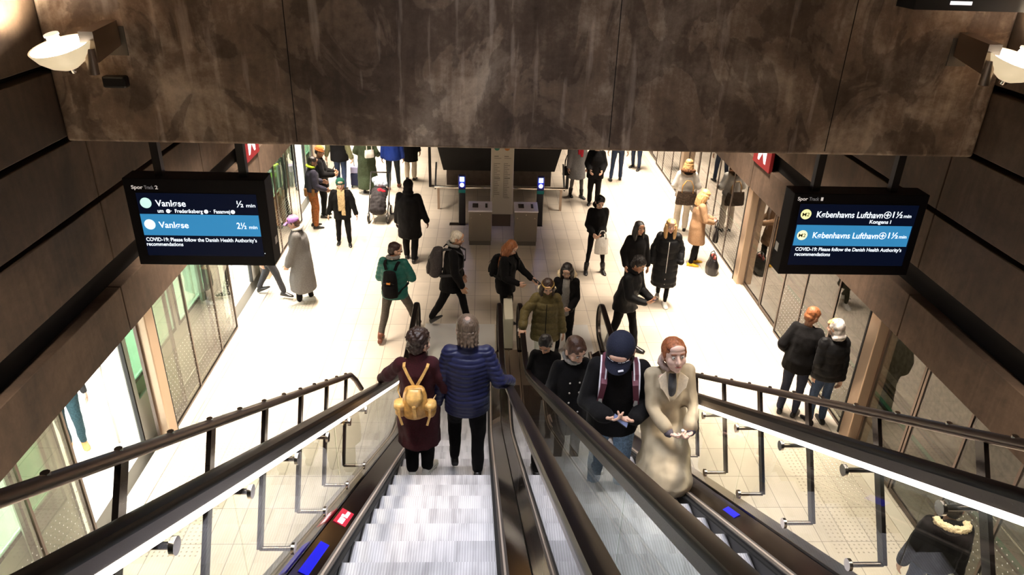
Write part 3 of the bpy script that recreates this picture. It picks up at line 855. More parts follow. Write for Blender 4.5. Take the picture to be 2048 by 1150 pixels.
deckbit(.25, .75, 4.3, 4.55, 'blue_reflection', 'painted blue reflection on the left deck of the right escalator', M_BLUE, 1.30, -1, 'painted reflection')
# deck between the two escalators and the pale box at its foot
r = tag(empty('centre_deck'), 'steel cover between the two escalators', 'cover panel')
bm = bmesh.new(); sweep(bm, 0, 0, 0, [(.33, .12), (.60, .12), (.60, .178), (.33, .178)], y1=9.25); obj('cover', bm, M_DARKSTEEL, r)
r = tag(empty('centre_box', (.465, 10.95, 0)), 'narrow cream box standing between the escalator handrail ends', 'box')
bm = bmesh.new(); bbox(bm, (-.075, -.42, .04), (.075, .42, .62), .012); obj('body', bm, M_CREAM, r)
obj('base', Bx((-.07, -.44, 0), (.07, .42, .04)), M_DARKSTEEL, r)
M_RAILT = pmat('rail_bronze', (0.17, 0.13, 0.11), 0.3, 0.9)
# outer guard rails on brackets
def guard(s, cx, lab):
    r = tag(empty('guard_rail', (0, 0, 0)), lab, 'guard rail')
    xg = cx + s*.68; xb = cx + s*.85
    pts = []
    ys = [-1.2, 7.55] 
    hv = 1.20
    # rail runs parallel to the incline, then kinks down at its foot
    end = 6.08 if s > 0 else 5.80
    path = [(xb, -1.2, nzl(-1.2) + hv), (xb, end, nzl(end) + hv), (xb - s*.03, end + .07, nzl(end) + hv - .10), (xb - s*.07, end + .12, nzl(end) + hv - .24)]
    bm = bmesh.new(); tube(bm, path, .025, 14); obj('rail', bm, M_RAILT, r, 'auto')
    y = 5.89 if s > 0 else 5.46
    k = 0
    while y > -0.8:
        b = empty('bracket', (0, 0, 0), parent=r)
        zu = nzl(y) + .85
        dy, dz = -.27, -.41
        q = hv + TN*0 
        # point on rail perpendicular above the upper arm
        t = (nzl(y) + hv - zu) / (.866 + TN*.5)
        ty, tz = y + .5*t, zu + .866*t
        bm = bmesh.new()
        box_pts = [V((xb, ty, tz)), V((xb, y + dy, zu + dz))]
        d = (box_pts[1] - box_pts[0]).normalized(); n = V((0, -d.z, d.y))
        ringloft(bm, [[p + V((a, 0, 0)) + n*c for a, c in ((-.011, -.028), (.011, -.028), (.011, .028), (-.011, .028))] for p in box_pts])
        for yy, zz in ((y, zu), (y + dy, zu + dz)):
            tube(bm, [(xb, yy, zz), (xg, yy, zz)], .014, 10)
        obj('post', bm, M_DARKSTEEL, b, 'auto')
        for yy, zz in ((y, zu), (y + dy, zu + dz)):
            for xi in (xg - s*.006,):
                bm = bmesh.new(); tube(bm, [(xi, yy, zz), (xi - s*.018, yy, zz)], .033, 20)
                obj('glass_disc', bm, M_CHROME, b, 'auto')
        y -= .72
    y = end - .2
    while y > -.5:
        bm = bmesh.new(); tube(bm, [(xb, y, nzl(y) + hv + .02), (xb, y, nzl(y) + hv + .034)], .014, 8); y -= .36
        obj('rail_stud', bm, M_CHROME, r)
guard(1, 1.30, 'steel tube guard rail on brackets outside the right escalator')
guard(-1, -.37, 'steel tube guard rail on brackets outside the left escalator')
# ------------------------------------------------------------------ people
SKIN = {}
def skin(name, c):
    if name in MATS: return MATS[name]
    m = pmat(name, c, 0.5)
    b = m.node_tree.nodes['Principled BSDF']
    b.inputs['Subsurface Weight'].default_value = 0.12
    b.inputs['Subsurface Radius'].default_value = (0.02, 0.008, 0.004)
    return m
S_LIGHT = skin('skin_light', (0.62, 0.38, 0.28))
S_PALE = skin('skin_pale', (0.68, 0.46, 0.38))
S_TAN = skin('skin_tan', (0.45, 0.24, 0.15))
S_DARK = skin('skin_brown', (0.20, 0.10, 0.06))
M_EYE = pmat('eye_white', (0.7, 0.68, 0.66), 0.2)
M_IRIS = pmat('iris', (0.05, 0.04, 0.035), 0.15)
M_LIP = pmat('lips', (0.42, 0.13, 0.11), 0.4)
def fab(name, c, rough=0.85, bump=0.25, sc=60, var=0.2, spec=0.25):
    m = pmat('fabric_' + name, c, rough, bump=bump, bscale=sc, var=var, spec=spec)
    b = m.node_tree.nodes['Principled BSDF']
    b.inputs['Sheen Weight'].default_value = 0.03
    b.inputs['Sheen Roughness'].default_value = 0.5
    return m
def hairm(name, c):
    if 'hair_' + name in MATS: return MATS['hair_' + name]
    m, nt, b = newmat('hair_' + name)
    L = nt.links.new
    tc = nt.nodes.new('ShaderNodeTexCoord')
    mp = nt.nodes.new('ShaderNodeMapping'); mp.inputs['Scale'].default_value = (90, 90, 9)
    L(tc.outputs['Object'], mp.inputs['Vector'])
    n = nt.nodes.new('ShaderNodeTexNoise'); n.inputs['Scale'].default_value = 1; n.inputs['Detail'].default_value = 4
    L(mp.outputs[0], n.inputs['Vector'])
    r = ramp(nt, [(0.3, tuple(q*.55 for q in c)), (0.5, c), (0.72, tuple(min(1, q*1.5 + .01) for q in c))])
    L(n.outputs['Fac'], r.inputs[0]); L(r.outputs[0], b.inputs['Base Color'])
    b.inputs['Roughness'].default_value = 0.45
    bp = nt.nodes.new('ShaderNodeBump'); bp.inputs['Strength'].default_value = 0.8; bp.inputs['Distance'].default_value = 0.006
    L(n.outputs['Fac'], bp.inputs['Height']); L(bp.outputs[0], b.inputs['Normal'])
    MATS['hair_' + name] = m
    return m
BLACKF = fab('black', (0.0045, 0.004, 0.0045), spec=.12)
CHAR = fab('charcoal', (0.035, 0.033, 0.035))
SHOEB = pmat('black_shoe', (0.010, 0.009, 0.009), 0.35)
SHOEW = pmat('white_shoe', (0.70, 0.68, 0.64), 0.5)
SHOEBR = pmat('brown_shoe', (0.16, 0.05, 0.025), 0.45)

def sph(bm, c, r, mat=None, n=12):
    r = (r, r, r) if isinstance(r, (int, float)) else r
    Mx = Matrix.Diagonal(V(r)).to_4x4()
    if mat is not None: Mx = mat.to_4x4() @ Mx
    Mx = Matrix.Translation(V(c)) @ Mx
    bmesh.ops.create_uvsphere(bm, u_segments=n + 4, v_segments=n, radius=1, matrix=Mx)
def rc(bm, a, b, r0, r1, n=12, k=1.0):
    """round cone with spherical ends"""
    a = V(a); b = V(b)
    d = b - a
    if d.length < 1e-5: sph(bm, a, r0); return
    _, u, v = frame(d)
    ringloft(bm, [[a + (u*cos(2*pi*i/n) + v*sin(2*pi*i/n)*k)*r0 for i in range(n)], [b + (u*cos(2*pi*i/n) + v*sin(2*pi*i/n)*k)*r1 for i in range(n)]])
    sph(bm, a, r0*.995, n=8); sph(bm, b, r1*.995, n=8)
def chain(bm, pts, rs):
    for (a, b), (r0, r1) in zip(zip(pts, pts[1:]), zip(rs, rs[1:])): rc(bm, a, b, r0, r1)
def ik(a, t, l1, l2, pole):
    a = V(a); t = V(t); d = t - a
    Lm = min(max(d.length, abs(l1-l2) + .02), (l1 + l2)*.998)
    d.normalize()
    x = (l1*l1 - l2*l2 + Lm*Lm)/(2*Lm); h = sqrt(max(0, l1*l1 - x*x))
    p = V(pole) - d*V(pole).dot(d)
    p = p.normalized() if p.length > 1e-4 else V((0, 1, 0))
    return a + d*x + p*h, a + d*Lm

def remesh(name, bm, mat, parent, vox, info=True, smooth=4, keep=None):
    me = bpy.data.meshes.new(name); bmesh.ops.recalc_face_normals(bm, faces=bm.faces); bm.to_mesh(me); bm.free()
    for m in (mat if isinstance(mat, (list, tuple)) else [mat]): me.materials.append(m)
    o = bpy.data.objects.new(name, me); COL.objects.link(o); o.parent = parent
    md = o.modifiers.new('r', 'REMESH'); md.mode = 'VOXEL'; md.voxel_size = vox
    if smooth:
        s = o.modifiers.new('s', 'SMOOTH'); s.factor = .5; s.iterations = smooth
    BAKE.append((o, info))
    return o
def wrinkle(amp, sc=7.0, seed=0, vert=0.5, puff=0, pamp=0.0, zlow=-9):
    """fold / quilting displacement applied after remeshing"""
    def f(me):
        off = V((seed*3.1, seed*1.7, seed*.9))
        me.update()
        ns = [n.vector.copy() for n in me.vertex_normals]
        for v, n in zip(me.vertices, ns):
            c = v.co
            q = noise.noise(V((c.x*sc, c.y*sc, c.z*sc*vert)) + off)
            r = noise.noise(V((c.x*sc*2.3, c.y*sc*2.3, c.z*sc*2.3*vert)) - off)
            d = amp*(1.2*q + .6*r)
            if puff:
                ph = (c.z + .02*noise.noise(c*4 + off))/puff
                d += pamp*(abs(sin(pi*ph))**.6 - .6)
            v.co = c + n*d
    return f
def curls(amp, sc=45, seed=0):
    def f(me):
        me.update()
        ns = [n.vector.copy() for n in me.vertex_normals]
        for v, n in zip(me.vertices, ns):
            v.co = v.co + n*amp*noise.noise(v.co*sc + V((seed, 0, 0)))
    return f

def R3(yaw=0, pitch=0, roll=0):
    return Matrix.Rotation(radians(-yaw), 3, 'Z') @ Matrix.Rotation(radians(-pitch), 3, 'X') @ Matrix.Rotation(radians(roll), 3, 'Y')

def hand(bm, wr, f, n, hint, curl=30, s=1.0, spread=0.0):
    f = V(f).normalized(); n = V(n); n = (n - f*n.dot(f)).normalized(); side = f.cross(n)
    if side.dot(V(hint)) < 0: side = -side
    # palm
    Mp = Matrix((side, n, f)).transposed()
    sph(bm, wr + f*.045*s, (.042*s, .016*s, .055*s), Mp, 10)
    sph(bm, wr + f*.07*s, (.043*s, .014*s, .03*s), Mp, 10)
    lens = (.072, .080, .074, .058)
    for i in range(4):
        o = (.031 - .0205*i)*s
        b = wr + f*.088*s + side*o - f*abs(i - 1.2)*.004*s
        a1 = radians(curl*(.7 + .12*i)); a2 = radians(curl*1.7)
        fs = (f + side*(1.4 - i)*.06*(1 + spread)).normalized()
        d1 = fs*cos(a1) + n*sin(a1); d2 = fs*cos(a2) + n*sin(a2)
        L = lens[i]*s
        m = b + d1*L*.55; e = m + d2*L*.5
        rc(bm, b, m, .0098*s, .0088*s, 8); rc(bm, m, e, .0088*s, .0075*s, 8)
    b = wr + f*.025*s + side*.03*s
    d = (f*.75 + side*.62 + n*.25).normalized()
    m = b + d*.042*s; e = m + (f*.9 + side*.15 + n*.45).normalized()*.035*s
    rc(bm, b, m, .014*s, .0115*s, 8); rc(bm, m, e, .0112*s, .009*s, 8)

def headmesh(bm, hc, R, s):
    P = lambda x, y, z: hc + R @ (V((x, y, z))*s)
    E = lambda c, r: sph(bm, P(*c), tuple(q*s for q in r), R, 14)
    E((0, -.008, .018), (.073, .091, .083)); E((0, .022, -.035), (.060, .064, .066)); E((0, .030, -.070), (.045, .050, .040))
    E((0, .066, -.092), (.022, .018, .016)); E((.034, .052, -.028), (.030, .026, .032)); E((-.034, .052, -.028), (.030, .026, .032))
    E((0, .064, .036), (.050, .022, .018)); E((0, .060, .06), (.052, .026, .03))
    rc(bm, P(0, .080, .012), P(0, .101, -.024), .008*s, .0125*s); E((.011, .090, -.028), (.009, .009, .007)); E((-.011, .090, -.028), (.009, .009, .007))
    E((0, .080, -.055), (.023, .012, .007)); E((0, .078, -.066), (.020, .012, .007))
    for q in (-1, 1):
        E((q*.075, -.006, -.012), (.010, .021, .032)); E((q*.080, -.012, .006), (.008, .014, .014))

def person(name_label, loc, rot, h=1.75, sk=S_LIGHT, vox=.011, lean=0, crouch=0.0, head=(0, 0, 0), hips=(0, 0),
           hands=None, feet=None, top=None, pants=None, shoes=None, hair=None, hat=None, face=1, extras=(), build=1.0, twist=0, poles=None, group=None, hsc=1.13):
    """local frame: +y is where the person faces, +x their right"""
    root = tag(empty('person', loc, rot), name_label, 'person', group)
    s = h/1.75
    sd = int(abs(loc[0]*131 + loc[1]*37)) % 97
    Ln = radians(lean)
    U = V((0, sin(Ln), cos(Ln)))
    TW = Matrix.Rotation(radians(-twist), 3, 'Z')
    pel = V((hips[0], hips[1], .93*s - crouch))
    fw = V((0, cos(Ln), -sin(Ln)))
    SP = lambda t: pel + U*t*s                     # point on the spine, t metres above the hip joints
    sw = .150*s*build
    hs = s*hsc
    shc = SP(.465)
    hands = hands or {}; feet = feet or {}
    J = {}
    poles = poles or {}
    neck = SP(.545)
    R = R3(*head)
    hc = neck + U*.055*s + V((0, 0, .092*s)) + (R @ V((0, .035, 0)))*s + fw*.005
    J['R'] = R; J['hc'] = hc; J['s'] = s; J['hs'] = hs; J['U'] = U; J['fw'] = fw; J['pel'] = pel; J['SP'] = SP; J['root'] = root; J['TW'] = TW
    bm = bmesh.new()
    headmesh(bm, hc, R, hs)
    rc(bm, neck - U*.04*s, hc + R @ V((0, -.018, -.05))*s, .057*s, .052*s)
    def tor(t, a, b, dy=0):
        c = SP(t) + fw*dy*s
        return [c + (TW @ V((a*s*cos(2*pi*i/20), 0, 0)) if t > .2 else V((a*s*cos(2*pi*i/20), 0, 0))) + (TW @ (fw*b*s*sin(2*pi*i/20)) if t > .2 else fw*b*s*sin(2*pi*i/20)) for i in range(20)]
    ringloft(bm, [tor(-.06, .12, .09), tor(.0, .145, .10), tor(.15, .125, .09), tor(.34, .14, .10), tor(.47, .13, .08), tor(.54, .05, .05)])
    for q, sd_ in ((-1, 'L'), (1, 'R')):
        sh = shc + TW @ V((q*sw, 0, 0))
        hp = hands.get(sd_)
        if hp is None: hp = (q*.27, .02, .80)
        el, wr = ik(sh, V(hp[:3])*s, .30*s, .265*s, V(poles.get(sd_, (q*.5, -1, -.35))))
        J['sh' + sd_] = sh; J['el' + sd_] = el; J['wr' + sd_] = wr
        rc(bm, sh, el, .042*s, .036*s); rc(bm, el, wr, .034*s, .026*s)
        opt = hp[3] if len(hp) > 3 else {}
        f = opt.get('f', (wr - el)); nn = opt.get('n', (-q, 0, 0)); hint = opt.get('hint', (0, 1, 0))
        if not opt.get('none'): hand(bm, wr, V(f), nn, hint, opt.get('curl', 28), s*1.1)
        J['f' + sd_] = V(f).normalized()
        ft = feet.get(sd_, (q*.10, 0, 0, 0))
        hj = pel + V((q*.09*s, 0, -.0))
        an = V((ft[0]*s, ft[1]*s, (.085 + ft[2])*s)) if len(ft) < 5 else V((ft[0]*s, ft[1]*s, (.085 + ft[2])*s))
        kn, an2 = ik(hj, an, .435*s, .415*s, V((q*.12, 1, .1)))
        J['hp' + sd_] = hj; J['kn' + sd_] = kn; J['an' + sd_] = an2
        rc(bm, hj, kn, .068*s, .045*s); rc(bm, kn, an2, .043*s, .030*s)
        J['ft' + sd_] = ft
    remesh('body', bm, sk, root, min(vox*.62, .0085), True, 2)
    # face details
    P = lambda x, y, z: hc + R @ (V((x, y, z))*hs)
    if face:
        for q in (-1, 1):
            bm = bmesh.new(); sph(bm, P(q*.029, .0745, .008), .0115*hs, n=8)
            e = obj('eye', bm, M_EYE, root, True)
            bm = bmesh.new(); sph(bm, P(q*.029, .0815, .008), .0062*hs, n=6); obj('iris', bm, M_IRIS, e, True)
            bm = bmesh.new(); tube(bm, [P(q*.014, .085, .030), P(q*.03, .0845, .034), P(q*.046, .074, .029)], .0035*hs, 6)
            obj('eyebrow', bm, hairm(hair[1][0], hair[1][1]) if hair else BLACKF, root, True)
        bm = bmesh.new(); sph(bm, P(0, .0835, -.058), (.021*hs, .0095*hs, .0075*hs), R, 10); obj('mouth', bm, M_LIP, root, True)
    # ---- trousers
    if pants:
        pm = pants['m']; w = pants.get('w', 1.0); lo = pants.get('lo', .012); fl = pants.get('flare', 1.0)
        bm = bmesh.new()
        def pr_(t, a, b, dy=0): return [SP(t) + V((a*s*cos(2*pi*i/20), 0, 0)) + fw*b*s*sin(2*pi*i/20) + fw*dy for i in range(20)]
        ringloft(bm, [pr_(-.09, .13, .10), pr_(-.02, .172, .125, -.01), pr_(.10, .16, .115)])
        for q in 'LR':
            hj, kn, an = J['hp'+q], J['kn'+q], J['an'+q]
            d = (an - kn).normalized()
            rc(bm, hj, kn, .094*s*w, .069*s*w); rc(bm, kn, kn + (an - kn)*.55, .068*s*w, .058*s*w*fl)
            rc(bm, kn + (an - kn)*.5, an - d*lo*s - d*pants.get('up', 0), .060*s*w*fl, .050*s*w*fl)
        remesh('trousers', bm, pm, root, vox*1.1, wrinkle(.010, 8, sd, .55), 4)
    # ---- shoes
    shm = (shoes or {}).get('m', SHOEB)
    for q, sg in (('L', -1), ('R', 1)):
        an = J['an'+q]; ft = J['ft'+q]
        pt = ft[3] if len(ft) > 3 else 0
        out = (ft[4] if len(ft) > 4 else 8)*sg
        bm = bmesh.new()
        Rt = Matrix.Rotation(radians(-out), 3, 'Z') @ Matrix.Rotation(radians(-pt), 3, 'X')
        Q = lambda x, y, z: an + Rt @ (V((x, y, z))*s)
        sec = [(-.075, .030, .045, .0), (-.06, .040, .075, 0), (-.01, .042, .09, 0), (.05, .045, .072, 0), (.10, .049, .05, 0), (.15, .043, .036, 0), (.185, .022, .024, 0)]
        hb = -.085
        rings = []
        for (yy, wd, ht, _) in sec:
            rg = []
            for i in range(14):
                a = 2*pi*i/14
                zz = sin(a); xx = cos(a)
                rg.append(Q(wd*xx*(1.0 if zz < 0 else .93), yy, hb + (ht*.5)*(1 + max(-1, zz*1.25 if zz < 0 else zz))))
            rings.append(rg)
        ringloft(bm, rings)
        sft = (shoes or {}).get('shaft', 0)
        if sft: rc(bm, an, an + (J['kn'+q] - an)*sft, .048*s, .056*s)
        so = obj('shoe', bm, shm, root, True)
        if (shoes or {}).get('sole'):
            bm = bmesh.new(); ringloft(bm, [[Q(x*1.06, yy*1.02, hb - .004 + zq) for (yy, wd, ht, _) in sec for x in (wd,)] + [Q(-wd*1.06, yy*1.02, hb - .004 + zq) for (yy, wd, ht, _) in sec[::-1]] for zq in (0, .022)])
            obj('sole', bm, shoes['sole'], so)
    # ---- tops
    for T_ in (top if isinstance(top, (list, tuple)) else [top] if top else []):
        tm = T_['m']; bk = T_.get('bulk', 0.0); hem = T_.get('hem', -.12); fl = T_.get('flare', 0.0); sl = T_.get('sleeve', 1.0)
        bm = bmesh.new()
        kc = (J['knL'] + J['knR'])/2; ac = (J['anL'] + J['anR'])/2
        def ring(c, a, b, d=fw, m=None):
            tw = m or Matrix.Identity(3)
            return [c + tw @ (V((a*s*cos(2*pi*i/24), 0, 0)) + d*b*s*sin(2*pi*i/24)) for i in range(24)]
        rings = []
        if hem < -.1:
            # below the hips the hem follows the legs
            def under(t):
                k = min(1, -t/.45)
                if -t <= .45: c = pel.lerp(kc, -t/.45)
                else: c = kc.lerp(ac, (-t - .45)/.42)
                return c
            st = abs(J['knL'].y - J['knR'].y)
            n = max(1, int(round((-hem)/.12)))
            for i in range(n, 0, -1):
                t = hem*i/n
                k = -t
                ex = T_.get('spread', .5)*st*min(1, k/.5)
                rings.append(ring(under(t) + V((0, -.01 + T_.get('shift', 0)*min(1, k/.42), 0)), .178 + bk + fl*k*.25, .130 + bk + fl*k*.25 + ex*.5/s + T_.get('deep', 0)*min(1, k/.42), V((0, 1, 0))))
        rings.append(ring(SP(0) + fw*-.005, .175 + bk, .130 + bk))
        rings += [ring(SP(.14), (.150 + bk)*build, .118 + bk, fw, TW), ring(SP(.30) + fw*.004, (.160 + bk)*build, .122 + bk, fw, TW), ring(SP(.40), (.160 + bk*.7)*build, .115 + bk*.8, fw, TW),
                  ring(SP(.465), (.138 + bk*.3)*build, .092 + bk*.5, fw, TW), ring(SP(.505), .105 + bk*.2, .080 + bk*.4, fw, TW), ring(SP(.535), .075 + bk*.3, .074 + bk*.4, fw, TW)]
        if T_.get('collar'):
            c_ = T_['collar']; rings.append(ring(SP(.56) - fw*.0, .078 + bk*.3, .080 + bk*.3)); rings.append(ring(SP(.56 + c_) , .074 + bk*.3, .076 + bk*.3))
        ringloft(bm, rings)
        if T_.get('belt'):
            pass
        for q in 'LR':
            sh, el, wr = J['sh'+q], J['el'+q], J['wr'+q]
            if T_.get('nosleeve'): continue
            e = el + (wr - el)*T_.get('cuff', .96)
            rc(bm, sh, el, (.062 + bk*.45)*s, (.052 + bk*.5)*s); rc(bm, el, e, (.052 + bk*.5)*s, (.042 + bk*.45)*s)
            if T_.get('wrap'):
                wr_ = T_['wrap']; hp_, kn_, an_ = J['hp'+q], J['kn'+q], J['an'+q]
                rc(bm, hp_, kn_, .13*s, wr_*s); rc(bm, kn_, kn_.lerp(an_, T_.get('wl', .6)), wr_*s, (wr_ + .01)*s)
            rc(bm, SP(.465).lerp(sh, .3), sh, .062*s, (.060 + bk*.4)*s)
        w_ = wrinkle(T_.get('fold', .009), T_.get('fsc', 7), sd, .6, T_.get('puff', 0), T_.get('pamp', .009))
        J['top'] = remesh(T_.get('name', 'jacket'), bm, tm, root, vox*T_.get('res', 1.05), w_, 4)
        if T_.get('zip'):
            a_ = []
            for t in [hem*.95 + (.50 - hem*.95)*i/12 for i in range(13)]:
                c = SP(t) if t > -.1 else SP(-.1).lerp(kc, min(1, (-t - .1)/.36))
                a_.append(c + TW @ (fw*(.128 + bk + (fl*.2*max(0, -t)) + (.004 if t > .3 else .006))*s) if t < .48 else c + fw*(.095 + bk)*s)
            bm = bmesh.new(); tube(bm, a_[:-1], .006, 6); obj('zip', bm, T_['zip'], J['top'], True)
    # ---- hair
    if hair:
        st, (hn, hcl) = hair[0], hair[1]
        hm = hairm(hn, hcl)
        bm = bmesh.new(); E = lambda c, r: sph(bm, P(*c), tuple(q*hs for q in r), R, 14)
        if st != 'bald':
            E((0, -.018, .032), (.080, .090, .080)); E((0, -.045, -.02), (.072, .058, .065))
            if st != 'crop': E((0, .028, .066), (.066, .052, .034)); E((.070, -.006, .016), (.014, .036, .046)); E((-.070, -.006, .016), (.014, .036, .046))
            else: E((0, .022, .066), (.062, .050, .030))
        if st == 'balding':
            pass
        if st in ('short', 'curly', 'crop', 'fringe'):
            E((0, -.02, .045), (.081, .088, .078 if st != 'crop' else .068))
            if st == 'curly': E((0, -.02, .06), (.085, .095, .075)); E((0, .03, .075), (.065, .05, .04))
            if st == 'fringe': E((0, .045, .068), (.062, .038, .030)); E((.03, .06, .058), (.035, .022, .02))
        if st in ('long', 'longfront', 'half'):
            ln = hair[2] if len(hair) > 2 else .30
            E((0, -.02, .045), (.083, .090, .076))
            for k in range(-5, 6):
                a = radians(k*25)
                x0, y0 = .073*sin(a), -.075*cos(a) - .008
                lo_ = hc + V((0, 0, 0))
                p0 = P(x0, y0, .01); p1 = P(x0*1.15, y0*1.12, -.09)
                back = 1 if abs(k) < 4 else 0
                if st == 'longfront' and abs(k) >= 3: p2 = P(x0*1.0, .03 if abs(k) > 3 else -.02, -.13) + V((0, .03, -ln*.55)); 
                else: p2 = P(x0*1.25, y0*1.25, -.10) - U*ln*.8*hs*(1 - .03*abs(k)) - fw*.02
                chain(bm, [p0, p1, p2], [.028*hs, .030*hs, .017*hs])
        if st == 'pony':
            E((0, -.02, .04), (.079, .088, .076)); chain(bm, [P(-.05, -.075, .0), P(-.075, -.11, -.03), P(-.085, -.115, -.12)], [.030*hs, .035*hs, .018*hs]); sph(bm, P(-.078, -.085, .0), .035*hs)
        if st == 'bun':
            E((0, -.02, .04), (.078, .087, .076)); sph(bm, P(0, -.095, .06), .038*hs)
        remesh('hair', bm, hm, root, max(.007, vox*.7), curls(.013 if st == 'curly' else .005, 40 if st == 'curly' else 30, sd), 2)
        if st == 'pony': 
            bm = bmesh.new(); sph(bm, P(-.065, -.082, .012), (.02*hs, .035*hs, .035*hs), R); obj('hair_tie', bm, BLACKF, root, True)
    # ---- hats
    if hat:
        kind, hm = hat[0], hat[1]
        bm = bmesh.new(); E = lambda c, r: sph(bm, P(*c), tuple(q*hs for q in r), R, 16)
        if kind == 'beanie':
            E((0, -.018, .055), (.088, .098, .075)); 
            for i in range(16):
                a = 2*pi*i/16; b_ = 2*pi*(i+1)/16
                rc(bm, P(.080*cos(a), -.016 + .093*sin(a), .035), P(.080*cos(b_), -.016 + .093*sin(b_), .035), .018*hs, .018*hs, 8)
            remesh('beanie', bm, hm, root, .009, curls(.002, 60), 2)
        if kind == 'cap':
            E((0, -.016, .045), (.086, .096, .078))
            # peak
            pts = []
            for i in range(9):
                a = radians(-68 + 17*i)
                pts.append((.078*sin(a), .05 + .025*cos(a), .052, .082*sin(a), .065 + .095*cos(a), .030 - .01*abs(sin(a))))
            for p, q in zip(pts, pts[1:]):
                ringloft(bm, [[P(p[0], p[1], p[2] - .006), P(q[0], q[1], q[2] - .006), P(q[3], q[4], q[5] - .005), P(p[3], p[4], p[5] - .005)], [P(p[0], p[1], p[2] + .006), P(q[0], q[1], q[2] + .006), P(q[3], q[4], q[5] + .004), P(p[3], p[4], p[5] + .004)]])
            c_ = remesh('cap', bm, hm, root, .0055, True, 2)
            if len(hat) > 2:
                # mark on the front of the cap
                f0 = empty('cap_mark', parent=None); bpy.data.objects.remove(f0)
                bm = bmesh.new()
                for i in range(6):
                    if i == 3: continue
                    a = radians(-42 + 14*i)
                    p = [P((.094)*sin(a + da), -.016 + .106*cos(a + da), zz) for da, zz in ((0, .045), (.19, .045), (.19, .063), (0, .063))]
                    ringloft(bm, [p, [v + (R @ V((sin(a), cos(a), 0)))*.003 for v in p]])
                obj('cap_lettering', bm, hat[2], c_)
                bm = bmesh.new(); p = [P(x_, y_, .043) for x_, y_ in ((-.045, .13), (-.015, .142), (-.012, .132), (-.04, .12))]; ringloft(bm, [p, [v + (R @ V((0, 0, .006))) for v in p]]); obj('cap_mark', bm, hat[2], c_)
        if kind == 'hood':
            E((0, -.025, .025), (.092, .098, .098)); E((0, -.03, -.05), (.085, .08, .08)); sph(bm, P(0, -.03, -.12), (.10*hs, .09*hs, .06*hs), R)
            remesh('hood', bm, hm, root, .011, wrinkle(.008, 12, sd), 3)
    # ---- extras
    for ex in extras:
        k = ex[0]
        if k == 'scarf':
            bm = bmesh.new(); nC = SP(.565)
            for i in range(18):
                a, b_ = 2*pi*i/18, 2*pi*(i+1)/18
                f_ = lambda t: nC + V((.080*s*cos(t), 0, 0)) + fw*(.082*s*sin(t) + .012) + U*(-.012*sin(t))
                rc(bm, f_(a), f_(b_), .030*s, .030*s, 8)
            ln = ex[2] if len(ex) > 2 else 0
            if ln:
                for q, l2 in ((-.035, ln), (.03, ln*.8)):
                    pts = [SP(.55 - l2*t) + V((q, 0, 0)) + fw*(.10 + .055*min(1, t*3)) for t in (0, .25, .5, .75, 1)]
                    for a, b_ in zip(pts, pts[1:]):
                        for dx in (-.03, 0, .03): rc(bm, a + V((dx, 0, 0)), b_ + V((dx, 0, 0)), .016, .016, 8)
            remesh('scarf', bm, ex[1], root, .010, wrinkle(.008, 22, sd), 2)
        if k == 'furhood':       # hood lying on the shoulders with a fur edge
            bm = bmesh.new(); c0 = SP(.55) - fw*.06
            sph(bm, c0 - fw*.05 + U*.0, (.12*s, .085*s, .07*s))
            remesh('hood', bm, ex[2], root, .012, wrinkle(.008, 10, sd), 3)
            bm = bmesh.new(); span = ex[3] if len(ex) > 3 else 150
            N_ = 22
            pts = [SP(.57) + V((.135*s*sin(radians(-span + 2*span*i/N_)), 0, 0)) - fw*(.06 + .115*cos(radians(-span + 2*span*i/N_)))*s + U*(.02*cos(radians(-span + 2*span*i/N_))) for i in range(N_ + 1)]
            chain(bm, pts, [.034*s]*len(pts))
            remesh('fur_trim', bm, ex[1], root, .009, curls(.016, 62, sd), 1)
        if k == 'hoodie':        # grey hood round the neck under the coat
            bm = bmesh.new()
            pts = [SP(.56) + V((.088*s*sin(radians(a)), 0, 0)) - fw*(.02 + .085*cos(radians(a)))*s + U*(.015 + .02*cos(radians(a))) for a in range(-150, 151, 20)]
            chain(bm, pts, [.030*s]*len(pts)); remesh('hood', bm, ex[1], root, .009, wrinkle(.007, 16, sd), 3)
        if k == 'lapels':
            for q in (-1, 1):
                bm = bmesh.new()
                off = ex[2] if len(ex) > 2 else .13
                a_ = [SP(.545) + V((q*.06, 0, 0)) + fw*.070, SP(.50) + V((q*.135, 0, 0)) + fw*(off - .035), SP(.42) + V((q*.115, 0, 0)) + fw*(off - .002), SP(.40) + V((q*.085, 0, 0)) + fw*(off + .004), SP(.27) + V((q*.012, 0, 0)) + fw*(off + .006)]
                a_ = [SP(0) + TW @ (p - SP(0)) for p in a_]
                n_ = (TW @ fw)*.012 + U*.003
                ringloft(bm, [a_, [p + n_ for p in a_]])
                bmesh.ops.bevel(bm, geom=bm.edges[:], offset=.003, segments=1, affect='EDGES')
                obj('lapel', bm, ex[1], J['top'], 'auto')
        if k == 'shirt':         # panel of another colour seen in the open jacket front
            bm = bmesh.new()
            off = ex[2]; wd = ex[3] if len(ex) > 3 else .06
            rr = []
            for t in (-.13, .0, .15, .3, .42, .50, .54):
                if len(ex) > 4 and ex[4] == 'turtleneck' and t < .3: continue
                o_ = {-.13: .0, .54: -.055, .50: -.03}.get(t, 0.0)
                c = SP(t); w2 = wd*(1 if t < .4 else .8)
                rr.append([c + TW @ (V((w2*cos(a), 0, 0)) + fw*(off - .03 + o_ + .045*sin(a))) for a in [2*pi*i/12 for i in range(12)]])
            ringloft(bm, rr); remesh(ex[4] if len(ex) > 4 else 'sweater', bm, ex[1], root, .012, wrinkle(.006, 14, sd), 3)
